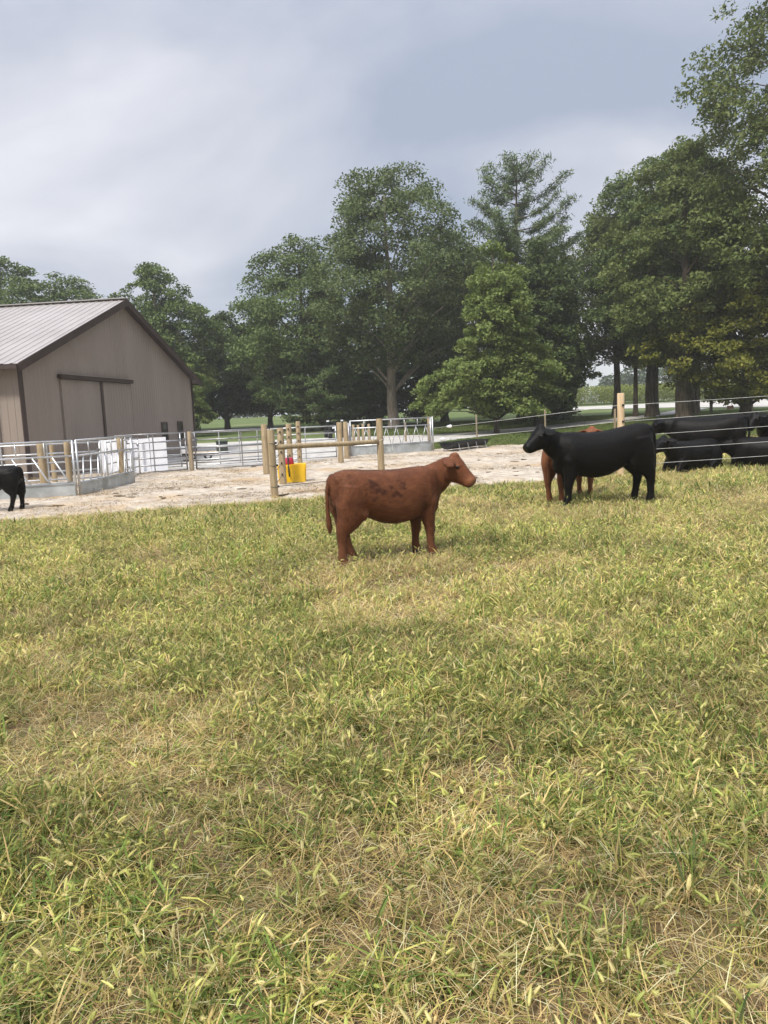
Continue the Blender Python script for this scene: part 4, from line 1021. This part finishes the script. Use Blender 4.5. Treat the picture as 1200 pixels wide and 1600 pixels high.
hei = cow('black_heifer', 'coat_black', 'large black heifer standing side on with raised head, facing left', (3.52, 12.3, 0), R(183), 1.15, yaw=R(20), pitch=-38, neck=-.06, rump=.085, deep=.01, xs_=.97, swing=(.04, -.05, -.09, .05), muzzle=(.012, .010, .010), fat=.98, vox=.0135, cat='heifer')
rd2 = cow('red_calf', 'coat_red2', 'light red calf standing half hidden behind the large black heifer', (3.25, 13.2, 0), R(48), .98, yaw=R(12), pitch=-30, swing=(.03, -.05, .06, -.04), neck=.03)
lef = cow('black_calf', 'coat_black', 'small black calf cut off by the left edge, on the sand', (-7.55, 14.75, sand_h(-7.3, 14.8) - .02), R(186), .84, pitch=-40, swing=(.05, -.05, .10, -.06), muzzle=(.012, .01, .01))
c1 = cow('black_cow', 'coat_black', 'black cow standing behind the white wires, nearest the large heifer', (7.75, 18.3, 0), R(164), 1.17, pitch=-45, neck=-.16, muzzle=(.012, .01, .01), rump=.03, fat=1.1, deep=.1, cat='cow')
c2 = cow('black_cow', 'coat_black', 'black cow standing behind the white wires at the right edge', (9.9, 18.9, 0), R(206), 1.16, pitch=-50, neck=-.1, muzzle=(.012, .01, .01), rump=.02, fat=1.1, deep=.1, cat='cow')
c3 = cow('black_calf', 'coat_black', 'black calf lying in the grass under the standing black cow', (7.1, 17.55, 0), R(212), 1.1, pitch=-30, neck=-.04, lying=True, muzzle=(.012, .01, .01))
c4 = cow('black_calf', 'coat_black', 'black calf lying by the wires at the right edge', (8.85, 17.55, 0), R(150), 1.12, pitch=-35, neck=-.2, lying=True, muzzle=(.012, .01, .01))

# ================================================================== PASTURE GRASS (uncountable: one mass of instanced tufts)
GREEN, DGREEN, YGREEN, STRAW, PSTRAW, BROWN = (.185, .285, .055), (.085, .145, .028), (.50, .485, .135), (.74, .545, .245), (.88, .74, .43), (.40, .26, .125)
lib = bpy.data.collections.new('tuft_library')
def blades(rg, b0, lmin, lmax, wmin, wmax, bend, cols, wts, lay=(0.0, 0.0)):
    """n bent blades rooted at b0; lay is how far from upright they start (radians)"""
    n = len(b0); yaw = rg.uniform(0, 6.283, n); L2 = rg.uniform(lmin, lmax, n)[:, None]; w2 = rg.uniform(wmin, wmax, n)[:, None] / 2
    h = np.stack([np.cos(yaw), np.sin(yaw), np.zeros(n)], -1); sd_ = np.stack([-np.sin(yaw), np.cos(yaw), np.zeros(n)], -1)
    sd_ = unit(sd_ + h * rg.uniform(-.9, .9, (n, 1))); bd = rg.uniform(*bend, n)[:, None]; ly = rg.uniform(*lay, n)[:, None]; up = np.array([0, 0, 1.0])
    def pt(s):
        q = np.clip(ly + bd * s, 0, 2.0)
        return b0 + h * L2 * s * np.sin(q) + up * L2 * s * np.cos(q)
    p0, p1, p2, p3 = pt(0.0), pt(.4), pt(.75), pt(1.0)
    if lay[0] > .7:
        lift = np.stack([np.zeros(n), np.zeros(n), rg.random(n) ** 1.4 * .07 + .004], -1)
        p0, p1, p2, p3 = p0 + lift, p1 + lift, p2 + lift, p3 + lift
    V = np.stack([p0 - sd_ * w2 * .8, p0 + sd_ * w2 * .8, p1 - sd_ * w2, p1 + sd_ * w2, p2 - sd_ * w2 * .75, p2 + sd_ * w2 * .75, p3], 1)
    ci = rg.choice(len(cols), n, p=np.array(wts) / sum(wts)); C = np.clip(np.array(cols)[ci] * rg.uniform(.5, 1.3, (n, 1)), 0, .85)
    k = np.array([.35, .35, .8, .8, 1, 1, 1])[None, :, None]          # blade bases are yellowed
    return V, C[:, None, :] * k + (C * .5 + np.array(STRAW) * .42)[:, None, :] * (1 - k)
def disc(rg, n, r, c=(0, 0)):
    a = rg.uniform(0, 6.283, n); q = r * np.sqrt(rg.random(n)); return np.stack([c[0] + q * np.cos(a), c[1] + q * np.sin(a), np.zeros(n)], -1)
def square(rg, n, s): return np.concatenate([rg.uniform(-s, s, (n, 2)), np.zeros((n, 1))], 1)
def heads(rg, tips, dirs, cols):
    """foxtail seed heads: bristly tapered spikes nodding at the stem tips"""
    VV = []; FF = []; CC = []; base = 0
    for p, d in zip(tips, dirs):
        L_ = rg.uniform(.026, .052); r = rg.uniform(.004, .0062); c = np.array(cols[rg.integers(len(cols))]) * rg.uniform(.85, 1.2)
        d = d / np.linalg.norm(d); a = np.cross(d, [0.3, .5, .8]); a /= np.linalg.norm(a); bb = np.cross(d, a)
        prof = [(0, .4), (.2, 1.0), (.55, .95), (.85, .6), (1, .1)]
        sag = np.array([d[0], d[1], -.6]); n = 5
        for s, k in prof:
            cpt = p + d * L_ * s + sag * L_ * .35 * s * s
            for j in range(n):
                t = 6.283 * j / n; VV.append(cpt + (a * math.cos(t) + bb * math.sin(t)) * r * k); CC.append(c)
        for i in range(4):
            for j in range(n): FF.append((base + i * n + j, base + i * n + (j + 1) % n, base + (i + 1) * n + (j + 1) % n, base + (i + 1) * n + j))
        base += 25
        for q in range(30):                      # bristles
            s = rg.uniform(.05, .95); t = rg.uniform(0, 6.283); cpt = p + d * L_ * s + sag * L_ * .35 * s * s
            rad = a * math.cos(t) + bb * math.sin(t); tip = cpt + rad * r * rg.uniform(1.7, 2.7) + d * .008
            wv = np.cross(rad, d) * .0007
            VV += [cpt + rad * r * .6 - wv, cpt + rad * r * .6 + wv, tip]; CC += [c * 1.1] * 3; FF.append((base, base + 1, base + 2)); base += 3
    return VV, FF, CC
def tuft(name, parts, hd=None):
    V = np.concatenate([p[0].reshape(-1, 3) for p in parts]); C = np.concatenate([p[1].reshape(-1, 3) for p in parts])
    n = len(V) // 7; Fc = []
    for i in range(n):
        k = i * 7; Fc += [(k, k + 1, k + 3, k + 2), (k + 2, k + 3, k + 5, k + 4), (k + 4, k + 5, k + 6)]
    V = [tuple(v) for v in V]; C = [tuple(c) for c in C]
    if hd and len(hd[0]):
        o_ = len(V); V += [tuple(v) for v in hd[0]]; C += [tuple(c) for c in hd[2]]; Fc += [tuple(o_ + i for i in f) for f in hd[1]]
    me = bpy.data.meshes.new(name); me.from_pydata(V, [], Fc); me.update(); me.materials.append(M['grass'])
    at_ = me.color_attributes.new('col', 'FLOAT_COLOR', 'POINT'); at_.data.foreach_set('color', np.concatenate([np.array(C), np.ones((len(C), 1))], 1).astype(np.float32).reshape(-1))
    o = bpy.data.objects.new(name, me); lib.objects.link(o)
    return o
rg = np.random.default_rng(101)
kinds = {}; HC = [(.54, .54, .18), (.63, .60, .24), (.70, .62, .30), (.46, .50, .15)]
names = [f'tuft_{i:03d}' for i in range(80)]; ni = 0
def stems(rg, b, hmin, hmax, w=.0013):
    n = len(b); yaw = rg.uniform(0, 6.283, n); Hh = rg.uniform(hmin, hmax, n); be = rg.uniform(.1, .9, n); V = []; tips = []; dirs = []
    for i in range(n):
        h = np.array([math.cos(yaw[i]), math.sin(yaw[i]), 0]); s_ = np.array([-h[1], h[0], 0])
        def pt(s): return b[i] + h * Hh[i] * math.sin(be[i]) * s ** 1.4 + np.array([0, 0, Hh[i] * math.cos(be[i]) * s])
        ps = [pt(0), pt(.4), pt(.75), pt(1)]
        V.append([ps[0] - s_ * w, ps[0] + s_ * w, ps[1] - s_ * w, ps[1] + s_ * w, ps[2] - s_ * w, ps[2] + s_ * w, ps[3]]); tips.append(ps[3]); dirs.append(ps[3] - ps[2])
    return (np.array(V), np.tile(np.array([.30, .29, .11]), (n, 7, 1)) * rg.uniform(.7, 1.2, (n, 1, 1))), tips, dirs
def add(kind, parts, hd=None):
    global ni
    tuft(names[ni], parts, hd); kinds.setdefault(kind, []).append(ni); ni += 1
TILE = .60; HALF = .34
GRC, GRW = [GREEN, DGREEN, YGREEN, STRAW], [4.5, 2.2, 4, 1.3]
STC, STW = [STRAW, PSTRAW, BROWN, YGREEN], [5, 3.5, 1.5, 1.3]
def patch(kind, ncl, per, nstraw, nlit, nhead, lod=0):
    """one square of sward: clumps of green, lying straw, fine litter, seed heads"""
    f, wm = ((1, 1), (.5, 1.55), (.24, 2.5))[lod]; parts = []
    for k in range(ncl):
        c = rg.uniform(-HALF, HALF, 2); r = rg.uniform(.03, .085); hh = rg.uniform(.75, 1.9)
        parts.append(blades(rg, disc(rg, max(4, int(per * f * rg.uniform(.6, 1.4))), r, c), .05 * hh, .125 * hh, .0035 * wm, .0095 * wm, (.3, 1.7), GRC, GRW, (0, .5)))
    parts.append(blades(rg, square(rg, int(nstraw * .6 * f), HALF), .05, .19, .0016 * wm, .0034 * wm, (-.2, .5), STC, STW, (1.0, 1.55)))
    parts.append(blades(rg, square(rg, int(nstraw * .4 * f), HALF), .04, .12, .0018 * wm, .0042 * wm, (.1, 1.2), [STRAW, YGREEN, PSTRAW, GREEN], [3, 4, 2, 2.5], (.1, 1.0)))
    parts.append(blades(rg, square(rg, int(nlit * f), HALF), .02, .07, .0016 * wm, .003 * wm, (-.3, .3), [BROWN, STRAW, PSTRAW, (.16, .12, .07)], [3, 3, 1.5, 2], (1.3, 1.6)))
    hd = None
    if nhead:
        nh = int(nhead * (1, .8, .0)[lod])
        if nh:
            st, tp, dr = stems(rg, square(rg, nh, HALF), .07, .19, .0012 * wm); parts.append(st); hd = heads(rg, tp, dr, HC)
        if lod == 2: parts.append(blades(rg, square(rg, nhead, HALF), .08, .17, .006, .011, (.2, 1.0), HC, [1, 1, 1, 1], (0, .6)))
    add(kind + ('', '_mid', '_far')[lod], parts, hd)
for lod, reps in ((0, 4), (1, 3), (2, 3)):
    for k in range(reps):
        patch('lush', 44, 36, 850, 280, 58, lod)
        patch('fox', 33, 30, 1080, 320, 74, lod)
        patch('mix', 24, 28, 1400, 420, 52, lod)
        patch('straw', 12, 22, 1850, 650, 30, lod)
for k in range(4):      # a taller green tussock
    b = disc(rg, 46, .085); st, tp, dr = stems(rg, disc(rg, 6, .08), .13, .24)
    add('tussock', [blades(rg, b, .08, .20, .003, .0072, (.2, 1.5), GRC, [5, 3, 3, .6], (0, .35)), st], heads(rg, tp, dr, HC))
for k in range(4):      # tufts along the sand edge
    add('edge', [blades(rg, disc(rg, 30, .15), .05, .13, .006, .012, (.2, 1.4), GRC, GRW, (0, .5)), blades(rg, disc(rg, 26, .2), .05, .15, .004, .008, (0, .6), STC, STW, (.8, 1.5))])
for k in range(2):      # mown lawn
    add('lawn', [blades(rg, disc(rg, 60, .5), .04, .09, .012, .022, (.2, 1.2), [(.09, .15, .03), (.13, .19, .045), (.18, .21, .07)], [3, 3, 1])])

def instancer(name, P, rot, scl, idx, label, cat):
    me = bpy.data.meshes.new(name); n = len(P)
    me.vertices.add(n); me.vertices.foreach_set('co', P.astype(np.float32).reshape(-1)); me.update()
    a = me.attributes.new('rot', 'FLOAT_VECTOR', 'POINT'); a.data.foreach_set('vector', rot.astype(np.float32).reshape(-1))
    a = me.attributes.new('scl', 'FLOAT_VECTOR', 'POINT'); a.data.foreach_set('vector', scl.astype(np.float32).reshape(-1))
    a = me.attributes.new('idx', 'INT', 'POINT'); a.data.foreach_set('value', idx.astype(np.int32))
    me.materials.append(M['grass'])
    o = link(bpy.data.objects.new(name, me)); tag(o, label, cat, kind='stuff')
    g = bpy.data.node_groups.new(name, 'GeometryNodeTree')
    g.interface.new_socket('Geometry', in_out='INPUT', socket_type='NodeSocketGeometry'); g.interface.new_socket('Geometry', in_out='OUTPUT', socket_type='NodeSocketGeometry')
    gi, go = g.nodes.new('NodeGroupInput'), g.nodes.new('NodeGroupOutput')
    ci = g.nodes.new('GeometryNodeCollectionInfo'); ci.inputs['Collection'].default_value = lib; ci.inputs['Separate Children'].default_value = True; ci.inputs['Reset Children'].default_value = True
    ip = g.nodes.new('GeometryNodeInstanceOnPoints'); ip.inputs['Pick Instance'].default_value = True
    def na(nm, dt): q = g.nodes.new('GeometryNodeInputNamedAttribute'); q.data_type = dt; q.inputs['Name'].default_value = nm; return q.outputs['Attribute']
    g.links.new(gi.outputs[0], ip.inputs['Points']); g.links.new(ci.outputs[0], ip.inputs['Instance'])
    g.links.new(na('idx', 'INT'), ip.inputs['Instance Index']); g.links.new(na('rot', 'FLOAT_VECTOR'), ip.inputs['Rotation']); g.links.new(na('scl', 'FLOAT_VECTOR'), ip.inputs['Scale'])
    g.links.new(ip.outputs[0], go.inputs[0])
    md = o.modifiers.new('scatter', 'NODES'); md.node_group = g
    return o
def sandfront(x): return np.interp(x, xs, yf)
for k in range(4):      # clods and chips on the sand
    vv = []; cc = []
    for q in range(26):
        c = np.array([*rg.uniform(-.3, .3, 2), .004]); s = rg.uniform(.004, .016) * (1 + (rg.random() > .95)); col = np.array([(.28, .22, .16), (.17, .13, .09), (.46, .41, .34), (.38, .30, .21)][rg.integers(4)]) * rg.uniform(.7, 1.2)
        pts = np.array([[1, .1, .1], [-.2, .9, .15], [-.9, -.1, .1], [.1, -1, .12], [.1, 0, .75], [0.2, .1, .7], [.05, .05, .8]]) * s * rg.uniform(.6, 1.3, (7, 3)); vv.append((c, pts, col))
    V = []; Fc = []; C = []
    for c, pts, col in vv:
        b_ = len(V); V += [tuple(c + q) for q in pts[:5]]; C += [tuple(col)] * 5; Fc += [(b_, b_ + 1, b_ + 4), (b_ + 1, b_ + 2, b_ + 4), (b_ + 2, b_ + 3, b_ + 4), (b_ + 3, b_, b_ + 4)]
    st_ = blades(rg, square(rg, 26, .3), .03, .12, .003, .006, (-.2, .3), [STRAW, BROWN, (.2, .15, .09)], [2, 2, 2], (1.45, 1.57))
    add('clod', [st_], (V, Fc, C))
def litter():
    rg = np.random.default_rng(303); X = rg.uniform(-11, 6.2, 5200); Y = rg.uniform(13.2, 31, 5200)
    k = (Y > np.interp(X, xs, yf) + .1) & (Y < np.interp(X, xs, yb) - .2) & (fbm(X * .7, Y * .7, 71) + .25 * rg.random(5200) > .70); X, Y = X[k], Y[k]; n = len(X)
    sc = rg.uniform(.7, 1.6, n); rot = np.stack([np.zeros(n), np.zeros(n), rg.uniform(0, 6.283, n)], -1)
    instancer('sand_litter', np.stack([X, Y, sand_z(X, Y) - .002], -1), rot, np.stack([sc, sc, sc], -1), rg.choice(kinds['clod'], n), 'scattered clods and chaff trodden into the sand', 'litter')
def scatter():
    rg = np.random.default_rng(202); X = []; Y = []; I = []; SC = []
    def put(x, y, i, s): X.append(x); Y.append(y); I.append(i); SC.append(s)
    gy = np.arange(.6, 30, TILE)
    for y in gy:
        hw = .56 * y + 2.4; x0 = (int(y / TILE) % 2) * TILE / 2
        for x in np.arange(-math.ceil(hw / TILE) * TILE + x0, hw, TILE):
            edge = min(float(sandfront(np.clip(x + d, -24, 6.4))) for d in (-.3, 0, .3)) - .42
            if x < 6.9 and y > edge:
                if y > edge + .9: continue
                for q in range(34):          # ragged fringe of single tufts
                    xx, yy = x + rg.uniform(-.3, .3), y + rg.uniform(-.3, .3)
                    if yy < float(sandfront(np.clip(xx, -24, 6.4))) + .10 * rg.standard_normal() + .06 or xx > 6.3: put(xx, yy, rg.choice(kinds['edge']), rg.uniform(.55, 1.15))
                continue
            v = float(fbm(np.array([x * .8 + 5]), np.array([y * .8]), 41, 3)[0]) + rg.uniform(-.13, .13)
            k = 'lush' if v > .58 else 'fox' if v > .48 else 'mix' if v > .37 else 'straw'
            sfx = '' if y < 6.2 else ('_mid' if y < 11.5 else '_far')
            put(x + rg.uniform(-.05, .05), y + rg.uniform(-.05, .05), rg.choice(kinds[k + sfx]), rg.uniform(.95, 1.12))
    n = 620; ty = .9 + 14 * rg.random(n) ** .8; tx = rg.uniform(-1, 1, n) * (.56 * ty + 1.8)
    for x, y in zip(tx, ty):
        if y < float(sandfront(np.clip(x, -24, 6.4))) - .1 and fbm(np.array([x * .8 + 5]), np.array([y * .8]), 41, 3)[0] > .44: put(x, y, rg.choice(kinds['tussock']), rg.uniform(.6, 1.1))
    X, Y, I, SC = map(np.array, (X, Y, I, SC)); n = len(X)
    rot = np.stack([np.zeros(n), np.zeros(n), rg.uniform(0, 6.283, n)], -1)
    scl = np.stack([SC, SC, SC * rg.uniform(.8, 1.2, n)], -1)
    instancer('pasture_grass', np.stack([X, Y, past_z(X, Y) - .004], -1), rot, scl, I, 'patchy pasture of green foxtail grass and dry straw', 'grass')
    # lawn beyond the lot
    n = 7000; x = rg.uniform(-2, 34, n); y = rg.uniform(30.5, 66, n)
    df, db = np.interp(x, xs2, yf2) - .3, np.interp(x, xs2, yb2) + .3
    k = ~((y > df) & (y < db)) & (np.abs(x) < y * .62) & ~((x < 6.6) & (y < np.interp(x, xs, yb) + .3)); x, y = x[k], y[k]; n = len(x)
    scl = np.repeat(rg.uniform(.8, 1.4, (n, 1)), 3, 1); rot = np.stack([np.zeros(n), np.zeros(n), rg.uniform(0, 6.283, n)], -1)
    litter()
    instancer('lawn_grass', np.stack([x, y, tz(y) - .022], -1), rot, scl, rg.choice(kinds['lawn'], n), 'short mown green lawn between the drive and the trees', 'grass')
scatter()

# ================================================================== ADDED HAZE, STANDS IN FOR LENS VEIL ON THE TREES
hz, ht, hp = material('lens_veil_haze')
for n_ in list(ht.nodes): ht.nodes.remove(n_)
ho = nn(ht, 'ShaderNodeOutputMaterial'); hv = nn(ht, 'ShaderNodeVolumePrincipled')
hv.inputs['Color'].default_value = (0.93, 0.95, 0.98, 1); hv.inputs['Density'].default_value = 0.0008; hv.inputs['Anisotropy'].default_value = 0.3
ht.links.new(hv.outputs[0], ho.inputs['Volume'])
o = MB().box(-420, 420, -80, 1510, -2.0, 31.0).build('haze', hz); tag(o, 'thin haze added over the whole farm, standing in for lens veil', 'haze', kind='stuff')
S.cycles.volume_bounces = 1
